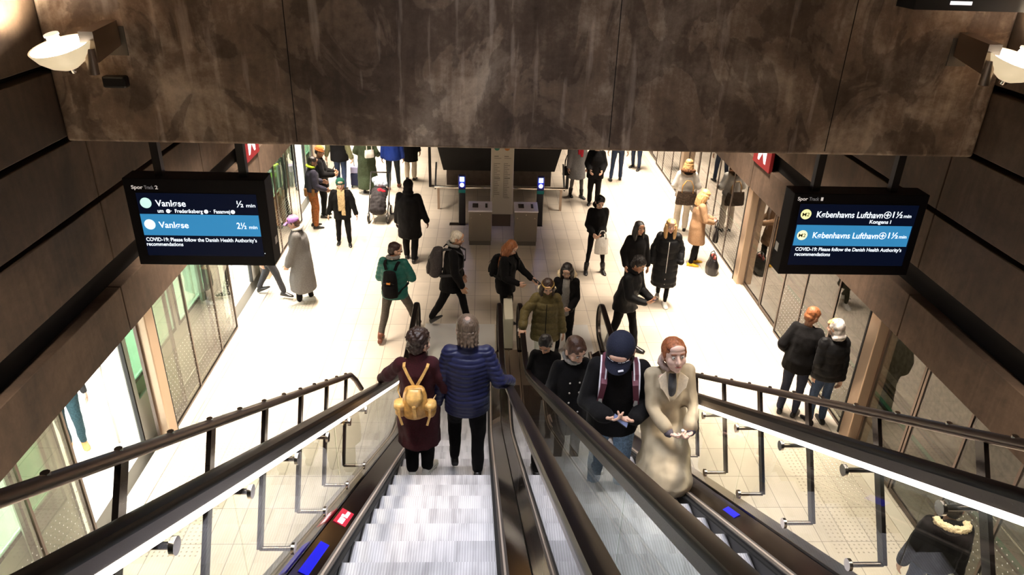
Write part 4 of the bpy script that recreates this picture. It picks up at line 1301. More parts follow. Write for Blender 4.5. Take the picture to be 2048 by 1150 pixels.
        if k == 'buttons':
            for t in ex[2]:
                for dx in ex[3]:
                    bm = bmesh.new(); lathe(bm, [(.011, 0), (.011, .006)], 10, SP(t) + V((dx, 0, 0)) + fw*ex[4], Matrix.Rotation(-pi/2 - Ln, 3, 'X')); obj('button', bm, ex[1], J['top'], True)
        if k == 'vest':          # high-visibility waistcoat
            bm = bmesh.new()
            def rg(t, a, b): return [SP(t) + TW @ (V((a*s*cos(2*pi*i/24), 0, 0)) + fw*b*s*sin(2*pi*i/24)) for i in range(24)]
            ringloft(bm, [rg(-.02, .20, .16), rg(.14, .19, .15), rg(.3, .205, .155), rg(.42, .20, .145), rg(.50, .15, .11), rg(.52, .09, .09)])
            ve = remesh('hi_vis_vest', bm, ex[1], root, .014, wrinkle(.006, 9, sd), 3)
            for t in (.10, .24):
                bm = bmesh.new(); ringloft(bm, [rg(t, .208, .164), rg(t + .045, .208, .164)]); obj('reflective_band', bm, pmat('reflective', (.6, .6, .58), .3, .4), ve, True)
        if k == 'tooling':
            bm = bmesh.new(); bbox(bm, (-.05, -.03, -.10), (.05, .03, .08), .015); o_ = obj('tool_pouch', bm, ex[1], root); o_.location = pel + V((ex[2], ex[3], .02))
        if k == 'headband':
            bm = bmesh.new()
            pts = [P(.082*cos(a), -.016 + .092*sin(a), .055 + .02*sin(a)) for a in [2*pi*i/20 for i in range(21)]]
            chain(bm, pts, [.012*s]*21); remesh('headband', bm, ex[1], root, .006, True, 2)
    return J, root

# ---------------- bags and carried things
LEATH = None
def strap_loop(bm, pts, w=.022, t=.005, nrm=None):
    pts = [V(p) for p in pts]
    rings = []
    for i, p in enumerate(pts):
        d = (pts[min(i+1, len(pts)-1)] - pts[max(i-1, 0)]).normalized()
        n = V(nrm[i]) if nrm else V((0, -1, 0))
        n = (n - d*n.dot(d)).normalized(); sd = d.cross(n)
        rings.append([p + sd*w/2, p + sd*w/2 + n*t, p - sd*w/2 + n*t, p - sd*w/2])
    ringloft(bm, rings)
def backpack(label, J, loc, rot, mat, strapmat, w=.30, hh=.42, dp=.15, drop=.0, flap=False, bulk=.0, label_plate=None, group=None, tilt=0, off=None):
    """worn on the back; own top-level thing"""
    s = J['s']; U = J['U']; fw = J['fw']; SP = J['SP']; TW = J['TW']
    root = tag(empty('backpack', loc, rot), label, 'backpack', group)
    base = .135 + bulk
    bk = lambda x, d, t: SP(t) + TW @ (V((x*s, 0, 0)) - fw*(base + d)*s)
    top_t = .44 - drop; bot = top_t - hh
    bm = bmesh.new()
    def rg(t, a, b, y): return [bk(a*cos(q) * (1 if abs(cos(q)) < .7 else .96), y + b*sin(q), t) for q in [2*pi*i/20 for i in range(20)]]
    a = w/2; b = dp/2
    ringloft(bm, [rg(bot, a*.82, b*.8, b), rg(bot + .03, a, b, b), rg(bot + hh*.35, a*1.02, b*1.08, b*1.02), rg(bot + hh*.7, a*.92, b, b), rg(top_t - .02, a*.75, b*.75, b*.8), rg(top_t, a*.5, b*.45, b*.6)])
    body = remesh('pack_body', bm, mat, root, .010, wrinkle(.008, 10, 3), 3)
    if not flap:
        bm = bmesh.new(); ringloft(bm, [rg(bot + .05, a*.7, b*.35, dp*.98), rg(bot + hh*.3, a*.75, b*.45, dp), rg(bot + hh*.52, a*.6, b*.3, dp*.95)])
        remesh('front_pocket', bm, mat, root, .010, wrinkle(.004, 10, 5), 3)
        bm = bmesh.new(); tube(bm, [bk(-a*.68, dp + .01, bot + hh*.6), bk(0, dp + .012, bot + hh*.66), bk(a*.68, dp + .01, bot + hh*.6)], .004, 6); obj('zip', bm, M_BLACK, body)
    else:
        # rounded flap, side pockets, drawstring, buckle strap
        bm = bmesh.new()
        rr = []
        for q in range(9):
            u = q/8
            t = top_t - .0 - u*hh*.50
            wd = a*.66*sqrt(max(.05, 1 - (max(0, u - .35)/.68)**2)) * (0.75 + .25*min(1, u*3))
            y = dp*(.62 + .42*min(1, u*2.2)) + .012
            rr.append([bk(-wd, y - .012, t), bk(-wd*.5, y + .008, t), bk(0, y + .014, t), bk(wd*.5, y + .008, t), bk(wd, y - .012, t), bk(wd*.5, y - .012, t - .001), bk(0, y - .008, t - .001), bk(-wd*.5, y - .012, t - .001)])
        ringloft(bm, rr); obj('flap', bm, strapmat, root, True)
        for q in (-1, 1):
            bm = bmesh.new()
            def rp(t, k): return [bk(q*(a + .012) + .055*k*cos(z), dp*.52 + .062*k*sin(z), t) for z in [2*pi*i/14 for i in range(14)]]
            ringloft(bm, [rp(bot + .02, .75), rp(bot + .05, 1), rp(bot + .13, 1.02), rp(bot + .165, .9)])
            pk = remesh('side_pocket', bm, mat, root, .009, wrinkle(.005, 16, 2), 2)
            bm = bmesh.new(); ringloft(bm, [rp(bot + .12, 1.22), rp(bot + .175, 1.12), rp(bot + .185, .6)]); obj('pocket_flap', bm, strapmat, pk, True)
            bm = bmesh.new(); strap_loop(bm, [bk(q*(a + .015), dp*.52 + .082, bot + .15), bk(q*(a + .015), dp*.52 + .086, bot + .07), bk(q*(a*.9), dp*.52 + .086, bot - .04)], .022, .006, [TW @ -fw]*3); obj('hanging_strap', bm, strapmat, pk)
        bm = bmesh.new(); strap_loop(bm, [bk(0, dp + .02, bot + hh*.62), bk(0, dp*1.12 + .012, bot + hh*.45), bk(.01, dp*1.12 + .012, bot + .06)], .03, .007, [TW @ -fw]*3); obj('buckle_strap', bm, strapmat, root)
        bm = bmesh.new(); sph(bm, bk(0, dp*1.05 + .02, bot + hh*.52), (.02, .012, .024)); obj('toggle', bm, strapmat, root, True)
        bm = bmesh.new(); pts = [bk(a*.62*cos(z), b*.8 + b*.78*sin(z) + .004, top_t - .055 + .006*sin(3*z)) for z in [2*pi*i/20 for i in range(21)]]; tube(bm, pts, .007, 8); obj('drawstring', bm, strapmat, root, True)
    for q in (-1, 1):
        bm = bmesh.new()
        sw = .1
        if flap: pts = [bk(q*.015, .02, top_t - .01), bk(q*.06, .0, top_t + .07), bk(q*.115, -.04, .50), SP(.50) + TW @ (V((q*.125*s, 0, 0)) + fw*.03), SP(.40) + TW @ (V((q*.14*s, 0, 0)) + fw*(.135 + bulk)*s), SP(.25) + TW @ (V((q*.17*s, 0, 0)) + fw*(.12 + bulk)*s), SP(.14) + TW @ (V((q*.20*s, 0, 0)) + fw*.0), bk(q*a*.8, .02, bot + .04)]
        else: pts = [bk(q*.07, .0, top_t - .01), bk(q*.10, -.03, .505), SP(.515) + TW @ (V((q*.115*s, 0, 0)) - fw*.0), SP(.44) + TW @ (V((q*.125*s, 0, 0)) + fw*(.125 + bulk)*s), SP(.25) + TW @ (V((q*.15*s, 0, 0)) + fw*(.135 + bulk)*s), SP(.12) + TW @ (V((q*(.19 + bulk)*s, 0, 0)) + fw*.02), bk(q*a*.8, .02, bot + .05)]
        nr = []
        for i, p in enumerate(pts):
            f_ = i/(len(pts) - 1)
            nr.append((TW @ (-fw)) if f_ < .25 else (U if f_ < .45 else (TW @ fw) if f_ < .8 else V((q, 0, 0))))
        # smooth sample
        strap_loop(bm, pts, .028 if flap else .05, .010, nr); obj('shoulder_strap', bm, strapmat, root, 'auto')
    if label_plate:
        bm = bmesh.new(); p = bk(0, dp*1.03 + .012, bot + hh*.62)
        X = TW @ V((1, 0, 0)); 
        c = [p - X*.03 - U*.014, p + X*.03 - U*.014, p + X*.03 + U*.014, p - X*.03 + U*.014]; n_ = TW @ (-fw)*.02
        ringloft(bm, [[q - n_ for q in c], [q + n_*.3 for q in c]]); obj('brand_patch', bm, label_plate, body)
    return root
def handbag(label, loc, rot, mat, w=.30, hh=.26, dp=.12, handle=.22, nm='handbag', hm=None, group=None, contents=None):
    r = tag(empty(nm, loc, rot), label, 'bag', group)
    bm = bmesh.new()
    def rg(z, a, b): return [V((a*cos(q)*(1 if abs(cos(q)) < .75 else .97), b*sin(q), z)) for q in [2*pi*i/20 for i in range(20)]]
    ringloft(bm, [rg(0, w*.46, dp*.42), rg(.02, w*.5, dp*.5), rg(hh*.5, w*.5, dp*.5), rg(hh, w*.44, dp*.22)])
    remesh('bag_body', bm, mat, r, .010, wrinkle(.007, 9, 4), 3)
    for q in (-1, 1):
        bm = bmesh.new(); tube(bm, [(-w*.25, q*dp*.2, hh - .03), (-w*.24, q*dp*.15, hh + handle*.5), (-w*.10, 0, hh + handle*.97), (w*.10, 0, hh + handle*.97), (w*.24, q*dp*.15, hh + handle*.5), (w*.25, q*dp*.2, hh - .03)], .009, 8)
        obj('handle', bm, hm or mat, r, True)
    if contents: 
        bm = bmesh.new()
        for i in range(5): sph(bm, ((-.08 + .04*i), .01*(i % 2), hh + .0 + .02*(i % 3)), (.05, .04, .05))
        remesh('bundle', bm, contents, r, .012, wrinkle(.015, 14, 8), 2)
    return r
def phone(label, p, rot=(0, 0, 0), size=(.036, .074)):
    r = tag(empty('phone', p), label, 'phone'); r.rotation_euler = rot
    bm = bmesh.new(); bbox(bm, (-size[0], -size[1], -.004), (size[0], size[1], .004), .003); obj('case', bm, M_BLACK, r)
    obj('screen', Bx((-size[0] + .003, -size[1] + .004, .004), (size[0] - .003, size[1] - .004, .005)), emis('phone_screen', (.2, .25, .45), .15), r)
    return r
def W(root, p):      # local point of a person to world
    return Matrix.Translation(root.location) @ Matrix.Rotation(root.rotation_euler.z, 4, 'Z') @ V(p)
# ------------------------------------------------------------------ cast
def face(dx, dy): return math.atan2(-dx, dy)
def HL(loc, rot, h, wp):
    s = h/1.75
    v = Matrix.Rotation(-rot, 4, 'Z') @ (V(wp) - V(loc))
    return (v.x/s, v.y/s, v.z/s)
def steptop(y, ph):
    e = .9 + ph
    while e < y: e += .4
    return stepz(e)
PL, PR = .07, .2
railz = lambda y: curve(y, 1.03, .95, .13) + .024
HAIR_DB = ('dark_brown', (0.030, 0.013, 0.008)); HAIR_BK = ('black', (0.012, 0.008, 0.007)); HAIR_GR = ('grey_brown', (0.13, 0.085, 0.055))
HAIR_GI = ('ginger', (0.27, 0.085, 0.03)); HAIR_BL = ('blonde', (0.55, 0.33, 0.14)); HAIR_WH = ('white', (0.62, 0.55, 0.45)); HAIR_BR = ('brown', (0.06, 0.024, 0.012))
HAIR_AU = ('auburn', (0.22, 0.075, 0.025))
MAROON = fab('maroon', (0.038, 0.005, 0.008), .9, .3, 90, .35)
NAVY = fab('navy_quilt', (0.008, 0.010, 0.050), .5, .15, 40, .1, .4)
OLIVE = fab('olive_quilt', (0.105, 0.080, 0.028), .6, .2, 40, .2)
TEAL = fab('teal_quilt', (0.010, 0.105, 0.085), .5, .2, 40, .15, .4)
BEIGE = fab('beige_trench', (0.38, 0.31, 0.21), .7, .12, 14, .06)
BEIGEL = fab('beige_lapel', (0.60, 0.50, 0.37), .7, .15, 50, .1)
JEANL = fab('light_denim', (0.22, 0.34, 0.50), .8, .3, 60, .35)
JEAND = fab('dark_denim', (0.022, 0.035, 0.075), .8, .3, 60, .3)
GREY = fab('grey_cloth', (0.20, 0.19, 0.18), .85, .3, 50, .2)
GREYC = fab('grey_coat', (0.125, 0.118, 0.115), .8, .2, 50, .15)
TAUPE = fab('taupe_trousers', (0.085, 0.070, 0.058), .85, .3, 50, .2)
CREAMF = fab('cream_fur', (0.72, 0.58, 0.38), .9, .9, 120, .3)
CAMEL = fab('camel_coat', (0.34, 0.20, 0.11), .8, .2, 50, .15)
WHITEF = fab('white_cloth', (0.70, 0.67, 0.62), .8, .2, 50, .1)
SCARFB = fab('beige_scarf', (0.50, 0.37, 0.20), .9, .6, 60, .35)
BLACKP = fab('black_gloss_quilt', (0.004, 0.004, 0.005), .6, .3, 30, .1, .2)
RUST = fab('rust_trousers', (0.24, 0.075, 0.02), .8, .3, 30, .4)
DGREEN = fab('dark_green_coat', (0.028, 0.040, 0.018), .8, .3, 40, .3)
BLUE = fab('royal_blue', (0.012, 0.045, 0.30), .6, .2, 40, .15)
YEL = fab('hi_vis_yellow', (0.42, 0.62, 0.03), .6, .2, 40, .1)
REDF = fab('red_cloth', (0.45, 0.015, 0.03), .8, .3, 40, .2)
PINKG = fab('pink_grey_hood', (0.36, 0.27, 0.24), .9, .3, 70, .15)
TANL = pmat('tan_leather', (0.52, 0.27, 0.065), .42, bump=.35, bscale=22, var=.35)
TANS = pmat('tan_leather_flap', (0.62, 0.36, 0.11), .38, bump=.3, bscale=26, var=.25)
YSHOE = pmat('yellow_shoe', (0.75, 0.42, 0.02), .5)
NEARV, MIDV, FARV = .0105, .0145, .019

# 1 woman in maroon coat
r = face(.03, 1); loc = (-.62, 6.07, steptop(5.95, PL)); h = 1.72
J, R_ = person('woman seen from behind in dark maroon coat with curly brown hair, hand on escalator rail', loc, r, h, S_LIGHT, NEARV, head=(38, 4, 0),
    hands={'L': (*HL(loc, r, h, (-1.04, 6.40, railz(6.40) + .045)), {'n': (0, 0, -1), 'f': (0, .9, -.45), 'hint': (1, 0, 0), 'curl': 22}), 'R': (.20, .20, 1.0)},
    poles={'L': (-.5, -.4, -.9), 'R': (.6, -.8, -.3)}, feet={'L': (-.09, -.02, 0, 0, 6), 'R': (.07, .03, 0, 0, 25)},
    top={'m': MAROON, 'hem': -.52, 'flare': .22, 'bulk': .028, 'collar': .055, 'name': 'coat', 'fold': .020, 'fsc': 6}, pants={'m': BLACKF, 'w': 1.15, 'flare': 1.15},
    shoes={'m': SHOEW, 'sole': SHOEW}, hair=('curly', HAIR_DB), hsc=1.27)
backpack('tan leather drawstring backpack worn by the woman in the maroon coat', J, loc, r, TANL, TANS, .27, .34, .15, drop=.10, flap=True, bulk=.03)

# 2 man in navy puffer
r = face(-.02, 1); loc = (-.125, 6.06, steptop(5.95, PL)); h = 1.87
J, R_ = person('man seen from behind in quilted navy jacket, thinning grey-brown hair, on the left escalator', loc, r, h, S_PALE, NEARV, head=(-6, 10, 0), lean=3, build=1.12,
    hands={'R': (*HL(loc, r, h, (.30, 6.22, railz(6.22) + .045)), {'n': (0, 0, -1), 'f': (.1, .9, -.4), 'hint': (-1, 0, 0), 'curl': 25}), 'L': (-.30, .04, .82)},
    poles={'R': (.25, -.6, -.7), 'L': (-.4, -.8, -.2)}, feet={'L': (-.13, .12, .05, -18, 6), 'R': (.10, -.03, 0, 0, 6)},
    top={'m': NAVY, 'hem': -.16, 'bulk': .034, 'collar': .045, 'puff': .048, 'pamp': .010, 'fold': .005, 'res': .9, 'name': 'quilted_jacket', 'cuff': 1.0}, pants={'m': BLACKF, 'w': 1.08},
    shoes={'m': SHOEB}, hair=('short', HAIR_GR), hsc=1.25)
# crown hair ring for thin hair
bm = bmesh.new()
P_ = lambda x, y, z: J['hc'] + J['R'] @ (V((x, y, z))*J['hs'])
for a in range(-120, 121, 24):
    t = radians(a)
    rc(bm, P_(.062*sin(t), -.02 - .070*cos(t), .0), P_(.068*sin(t), -.030 - .078*cos(t), -.095), .024, .014, 8)
remesh('hair_ends', bm, hairm(*HAIR_GR), R_, .007, curls(.010, 38, 5), 1)
bm = bmesh.new(); sph(bm, P_(0, -.062, .098), (.040, .036, .020), J['R'] @ Matrix.Rotation(radians(38), 3, 'X'), 12)
obj('bald_spot', bm, pmat('scalp', (.40, .24, .17), .6), R_, True)
bm = bmesh.new()
for q in 'R':
    hand(bm, J['wrR'], V((.1, .9, -.4)), (0, 0, -1), (-1, 0, 0), 25, 1.12); rc(bm, J['wrR'] - V((0, .03, -.01)), J['wrR'], .04, .038)
remesh('glove', bm, BLACKF, R_, .007, True, 2)

# 3 woman in olive puffer, going up, far
r = face(-.06, -1); loc = (1.0, 9.85, .016); h = 1.70
J, R_ = person('woman in olive quilted coat with long auburn hair, hand on rail at escalator foot', loc, r, h, S_LIGHT, .011, head=(-6, 28, 0),
    hands={'R': (*HL(loc, r, h, (.63, 9.55, 1.02)), {'n': (0, 0, -1), 'f': (.2, .8, -.5), 'hint': (-1, 0, 0), 'curl': 30}), 'L': (-.30, .06, .78)},
    poles={'R': (1, -.6, -.2)}, top={'m': OLIVE, 'hem': -.26, 'flare': .05, 'bulk': .055, 'collar': .03, 'puff': .11, 'pamp': .011, 'name': 'quilted_coat', 'zip': BLACKF, 'res': .95},
    pants={'m': WHITEF, 'w': 1.0}, hair=('longfront', HAIR_DB, .34), extras=[('furhood', CREAMF, OLIVE, 60), ('headband', pmat('gold_band', (.35, .22, .06), .3, .5))])

# 4 dark-haired person low on the right escalator
r = face(-.25, -1); loc = (.86, 8.2, steptop(8.2, PR)); h = 1.64
J, R_ = person('dark-haired person in black jacket looking down, just below the olive coat', loc, r, h, S_TAN, .011, head=(10, 38, 0),
    hands={'R': (.13, .27, 1.02, {'n': (-.5, 0, .8), 'f': (-.5, .8, .1), 'hint': (0, 0, 1), 'curl': 55}), 'L': (-.06, .28, .98, {'n': (1, 0, 0), 'f': (.6, .8, 0), 'hint': (0, 0, 1), 'curl': 40})},
    top={'m': BLACKF, 'hem': -.2, 'bulk': .025, 'fold': .012}, pants={'m': BLACKF}, hair=('short', HAIR_BK), hsc=1.22)

# 5 short-haired person with scarf
r = face(.15, -1); loc = (1.02, 6.85, steptop(6.85, PR)); h = 1.76
J, R_ = person('short-haired person with patterned grey scarf in black buttoned coat on the right escalator', loc, r, h, S_LIGHT, NEARV, head=(-22, 24, 0),
    hands={'R': (.26, .10, .86), 'L': (-.28, .20, .93, {'n': (1, 0, 0), 'curl': 60})},
    top={'m': BLACKF, 'hem': -.38, 'bulk': .035, 'fold': .012, 'name': 'coat'}, pants={'m': BLACKF}, hair=('fringe', HAIR_BR), hsc=1.32,
    extras=[('scarf', fab('grey_scarf', (0.26, 0.24, 0.22), .9, .8, 30, .7), 0), ('hoodie', GREY), ('buttons', pmat('pale_button', (.55, .5, .45), .3), (.33, .2, .07, -.06), (-.055, .055), .158)])

# 6 man in black cap
r = face(-.10, -1); loc = (1.25, 5.55, steptop(5.55, PR)); h = 1.93
J, R_ = person('man in navy-black cap and black hooded top looking at his phone, pale blue jeans', loc, r, h, S_LIGHT, NEARV, head=(14, 46, 0), lean=5, build=1.16,
    hands={'R': (.10, .335, 1.13, {'n': (-.35, -.1, .9), 'f': (-.75, .45, .1), 'hint': (.2, .2, 1), 'curl': 42}), 'L': (-.13, .31, 1.10, {'n': (.2, -.1, .9), 'f': (.95, .35, .15), 'hint': (.1, .1, 1), 'curl': 38})},
    poles={'R': (.7, -.4, -.9), 'L': (-.7, -.4, -.9)}, feet={'L': (-.12, .02, 0, 0, 8), 'R': (.12, .0, 0, 0, 8)},
    top={'m': BLACKF, 'hem': -.13, 'bulk': .05, 'fold': .016, 'name': 'hooded_top', 'fsc': 5}, pants={'m': JEANL, 'w': 1.12}, hair=('crop', HAIR_DB), hsc=1.36,
    hat=('cap', fab('navy_cap', (0.012, 0.014, 0.03), .8, .3, 90, .2), pmat('cap_print', (.55, .55, .6), .6)), extras=[('hoodie', CHAR)])
hcP = W(R_, J['wrR'])
phone('dark phone held by the man in the black cap', W(R_, (J['wrR'] + J['wrL'])/2 + V((-.0, .075, .02))), (radians(30), 0, radians(70)))
# striped shoulder straps of his rucksack, worn with the pack on the back
SM = pmat('strap_maroon', (0.10, 0.018, 0.035), .7); SWH = pmat('strap_white', (0.62, 0.60, 0.66), .6)
bp = backpack('dark backpack with maroon and white striped straps worn by the man in the cap', J, loc, r, BLACKF, SM, .30, .42, .14, bulk=.05)
TWm = J['TW']; SP = J['SP']; fw = J['fw']; s_ = J['s']
for q in (-1, 1):
    for e in (-1, 1):
        bm = bmesh.new()
        pts = [SP(.555) + V((q*.125*s_ + e*.024, 0, 0)) - fw*.05, SP(.56) + V((q*.13*s_ + e*.024, 0, 0)) + fw*.045, SP(.50) + V((q*.135*s_ + e*.024, 0, 0)) + fw*.125, SP(.40) + V((q*.14*s_ + e*.022, 0, 0)) + fw*.188, SP(.30) + V((q*.143*s_ + e*.018, 0, 0)) + fw*.200]
        strap_loop(bm, pts, .013, .008, [V((0, 0, 1)), V((0, .3, 1)), fw, fw, fw]); obj('strap_edge', bm, SWH, bp)
    bm = bmesh.new()
    pts = [SP(.553) + V((q*.125*s_, 0, 0)) - fw*.05, SP(.558) + V((q*.13*s_, 0, 0)) + fw*.045, SP(.50) + V((q*.135*s_, 0, 0)) + fw*.122, SP(.40) + V((q*.14*s_, 0, 0)) + fw*.185, SP(.30) + V((q*.143*s_, 0, 0)) + fw*.198]
    strap_loop(bm, pts, .040, .007, [V((0, 0, 1)), V((0, .3, 1)), fw, fw, fw]); obj('chest_strap', bm, SM, bp)
    bm = bmesh.new(); c = SP(.27) + V((q*.144*s_, 0, 0)) + fw*.205
    bbox(bm, (c.x - .02, c.y - .008, c.z - .035), (c.x + .02, c.y + .008, c.z + .035), .006); obj('buckle', bm, pmat('grey_buckle', (.4, .4, .38), .4), bp)
bm = bmesh.new(); a_ = J['wrL']; d_ = (J['wrL'] - J['elL']).normalized(); tube(bm, [a_ - d_*.012, a_ + d_*.012], .036, 18); obj('wristwatch', bm, M_CHROME, R_, 'auto')

# 7 woman in beige trench coat
r = face(.04, -1); loc = (1.66, 5.36, steptop(5.36, PR)); h = 1.71
J, R_ = person('woman with ginger hair in long beige trench coat looking up towards the viewer', loc, r, h, S_PALE, NEARV, head=(-3, -9, 3), lean=2,
    hands={'R': (.04, .33, .98, {'n': (-.6, 0, .6), 'f': (-.8, .45, -.15), 'hint': (0, .3, 1), 'curl': 50}), 'L': (-.16, .33, .99, {'n': (.7, 0, .5), 'f': (.5, .5, -.2), 'hint': (0, .3, 1), 'curl': 55})},
    poles={'R': (.7, -.3, -.8), 'L': (-.6, -.4, -.8)}, feet={'L': (-.06, .25, .20, 0, 8), 'R': (.10, -.10, 0, -8, 8)}, hsc=1.32,
    top={'m': BEIGE, 'hem': -.62, 'flare': .16, 'bulk': .036, 'fold': .030, 'fsc': 5.5, 'name': 'trench_coat', 'spread': .2, 'cuff': .80, 'shift': .12, 'deep': .13}, pants={'m': BLACKF, 'w': .66}, shoes={'m': SHOEB},
    hair=('pony', HAIR_GI), extras=[('hoodie', PINKG), ('lapels', BEIGEL, .148), ('shirt', fab('dark_grey_knit', (.06, .06, .065), .9, .4, 90, .1), .142, .05, 'turtleneck')])
bm = bmesh.new()
for q in 'LR':
    a_ = J['elR' if q == 'R' else 'elL']; b_ = J['wr'+q]; rc(bm, a_.lerp(b_, .72), a_.lerp(b_, 1.0), .052, .045)
remesh('inner_cuffs', bm, fab('mauve_grey_sleeve', (.10, .085, .10), .9, .3, 60, .1), R_, .009, wrinkle(.006, 20, 2), 2)
r7 = tag(empty('bottle', W(R_, (J['wrR'] + J['wrL'])/2 + V((0, .07, -.01)))), 'small clear bottle in the hands of the woman in the beige trench coat', 'bottle')
bm = bmesh.new(); lathe(bm, [(.02, -.07), (.024, -.06), (.024, .03), (.012, .055), (.012, .07)], 16); obj('bottle_body', bm, M_GLASS, r7, True)
bm = bmesh.new(); lathe(bm, [(.014, .07), (.014, .085)], 14); obj('cap', bm, M_WHITE, r7, True)

# 8 girl with fur hood behind
r = face(-.12, -1); loc = (1.37, 10.5, .016); h = 1.66
J, R_ = person('dark-haired girl in open black jacket with cream fur hood over grey sweater', loc, r, h, S_LIGHT, .012, head=(8, 26, 0),
    hands={'L': (-.10, .25, .98, {'n': (.8, 0, .4), 'f': (.8, .4, 0), 'curl': 40}), 'R': (.10, .22, .99, {'n': (-.8, 0, .4), 'f': (-.6, .5, 0), 'curl': 40})},
    top={'m': BLACKF, 'hem': -.10, 'bulk': .028, 'fold': .01}, pants={'m': BLACKF}, hair=('longfront', HAIR_BK, .36),
    extras=[('furhood', CREAMF, BLACKF, 120), ('shirt', GREY, .145, .075)])
# 9 man in black jacket by the right newel
r = face(.75, -.62); loc = (2.38, 10.62, 0); h = 1.80
J, R_ = person('man in black jacket with short black curls walking past the right escalator rail end', loc, r, h, S_TAN, .012, head=(-5, 28, 0), lean=12, build=1.1,
    hands={'L': (-.05, .42, 1.06, {'n': (.6, 0, .6), 'f': (.5, .8, .1), 'curl': 50}), 'R': (.10, .40, 1.04, {'n': (-.6, 0, .6), 'f': (-.5, .8, .1), 'curl': 50})},
    feet={'L': (-.1, .22, 0, 0), 'R': (.1, -.2, 0, -10)}, top={'m': BLACKP, 'hem': -.16, 'bulk': .045, 'fold': .014}, pants={'m': BLACKF}, hair=('curly', HAIR_BK), extras=[('hoodie', BLACKF)])
phone('phone held by the man in black beside the right escalator', W(R_, (J['wrR'] + J['wrL'])/2 + V((0, .09, .04))), (radians(35), 0, r))

# 10 man in green jacket
r = face(.18, 1); loc = (-1.44, 10.92, 0); h = 1.80
J, R_ = person('man in teal green quilted jacket and grey trousers, head turned right, wearing glasses', loc, r, h, S_LIGHT, .012, head=(62, 12, 0), build=1.1,
    hands={'R': (.16, .28, 1.18, {'curl': 60}), 'L': (-.14, .26, 1.1, {'curl': 60})}, poles={'R': (.6, -.5, -.8), 'L': (-.5, -.5, -.8)},
    feet={'L': (-.22, -.24, .0, -6, 4), 'R': (.26, .36, 0, 0, 6)}, top={'m': TEAL, 'hem': -.14, 'bulk': .040, 'puff': .085, 'pamp': .010, 'collar': .0, 'name': 'quilted_jacket'},
    pants={'m': TAUPE, 'w': 1.02}, shoes={'m': SHOEBR, 'shaft': .2}, hair=('crop', HAIR_DB), extras=[('hoodie', GREY)])
backpack('black backpack with small orange patch on the man in the green jacket', J, loc, r, BLACKF, BLACKF, .27, .46, .14, drop=.02, bulk=.035, label_plate=pmat('orange_patch', (.7, .25, .03), .5))
bm = bmesh.new(); P_ = lambda x, y, z: J['hc'] + J['R'] @ (V((x, y, z))*J['hs'])
for q in (-1, 1): tube(bm, [P_(q*.03 + .022*cos(a), .092, .006 + .018*sin(a)) for a in [2*pi*i/12 for i in range(13)]], .0025, 6)
tube(bm, [P_(.055, .088, .01), P_(.078, -.01, .005)], .0025, 6); obj('glasses', bm, M_BLACK, R_)

# 11 white-haired man
r = face(1, -.08); loc = (-.50, 11.42, 0); h = 1.82
J, R_ = person('white-haired man in black coat striding to the right past the escalator foot', loc, r, h, S_TAN, .012, head=(-4, 16, 0), lean=4, build=1.08,
    hands={'R': (.24, .18, .86), 'L': (-.24, .12, .86)}, feet={'L': (-.08, .24, 0, 4), 'R': (.08, -.36, .07, -38)},
    top={'m': BLACKF, 'hem': -.26, 'bulk': .045, 'collar': .03, 'fold': .012, 'name': 'coat', 'flare': .04}, pants={'m': BLACKF, 'w': 1.1}, hair=('crop', HAIR_WH), extras=[('hoodie', GREY)])
backpack('bulky grey backpack on the white-haired man', J, loc, r, fab('pack_grey', (.055, .045, .045), .7, .3, 60, .3), CHAR, .32, .50, .22, drop=-.04, bulk=.045)

# 12 girl with long ginger-blond hair
r = face(.85, -.55); loc = (.42, 11.42, 0); h = 1.68
J, R_ = person('girl with long ginger-blond hair in black jacket looking down, standing between the escalators', loc, r, h, S_LIGHT, .012, head=(0, 34, 0), lean=6,
    hands={'R': (.16, .35, 1.02, {'curl': 45}), 'L': (-.20, .42, 1.0, {'f': (0, 1, -.45), 'curl': 20})},
    top={'m': BLACKF, 'hem': -.22, 'bulk': .04, 'fold': .014}, pants={'m': BLACKF, 'w': .95}, hair=('long', HAIR_AU, .40), hsc=1.18)
backpack('black backpack with dangling straps on the girl with ginger-blond hair', J, loc, r, BLACKF, BLACKF, .28, .42, .16, bulk=.03)
r12 = tag(empty('umbrella', W(R_, J['wrL'] + V((0, .05, 0)))), 'folded dark umbrella held out by the girl with ginger-blond hair', 'umbrella'); r12.rotation_euler = (0, 0, r)
bm = bmesh.new(); tube(bm, [(0, -.04, .03), (0, .05, -.02), (0, .30, -.15), (0, .34, -.17)], [.012, .028, .022, .008], 10); obj('folded_canopy', bm, fab('umbrella_cloth', (.03, .028, .03), .5, .3, 30, .3), r12, True)

# 13 person in long black coat
r = face(.12, 1); loc = (-1.50, 14.15, 0); h = 1.78
J, R_ = person('person in long black hooded coat walking away left of the ticket machines', loc, r, h, S_DARK, MIDV, head=(0, 6, 0), face=0, build=1.15,
    hands={'L': (-.27, .05, .83), 'R': (.34, .08, .86)}, feet={'L': (-.1, .1, 0, 0), 'R': (.1, -.12, .02, -8)},
    top={'m': BLACKF, 'hem': -.42, 'bulk': .06, 'flare': .12, 'fold': .014, 'name': 'coat'}, pants={'m': BLACKF, 'w': 1.25}, hair=('short', HAIR_BK), hat=('hood', BLACKF))
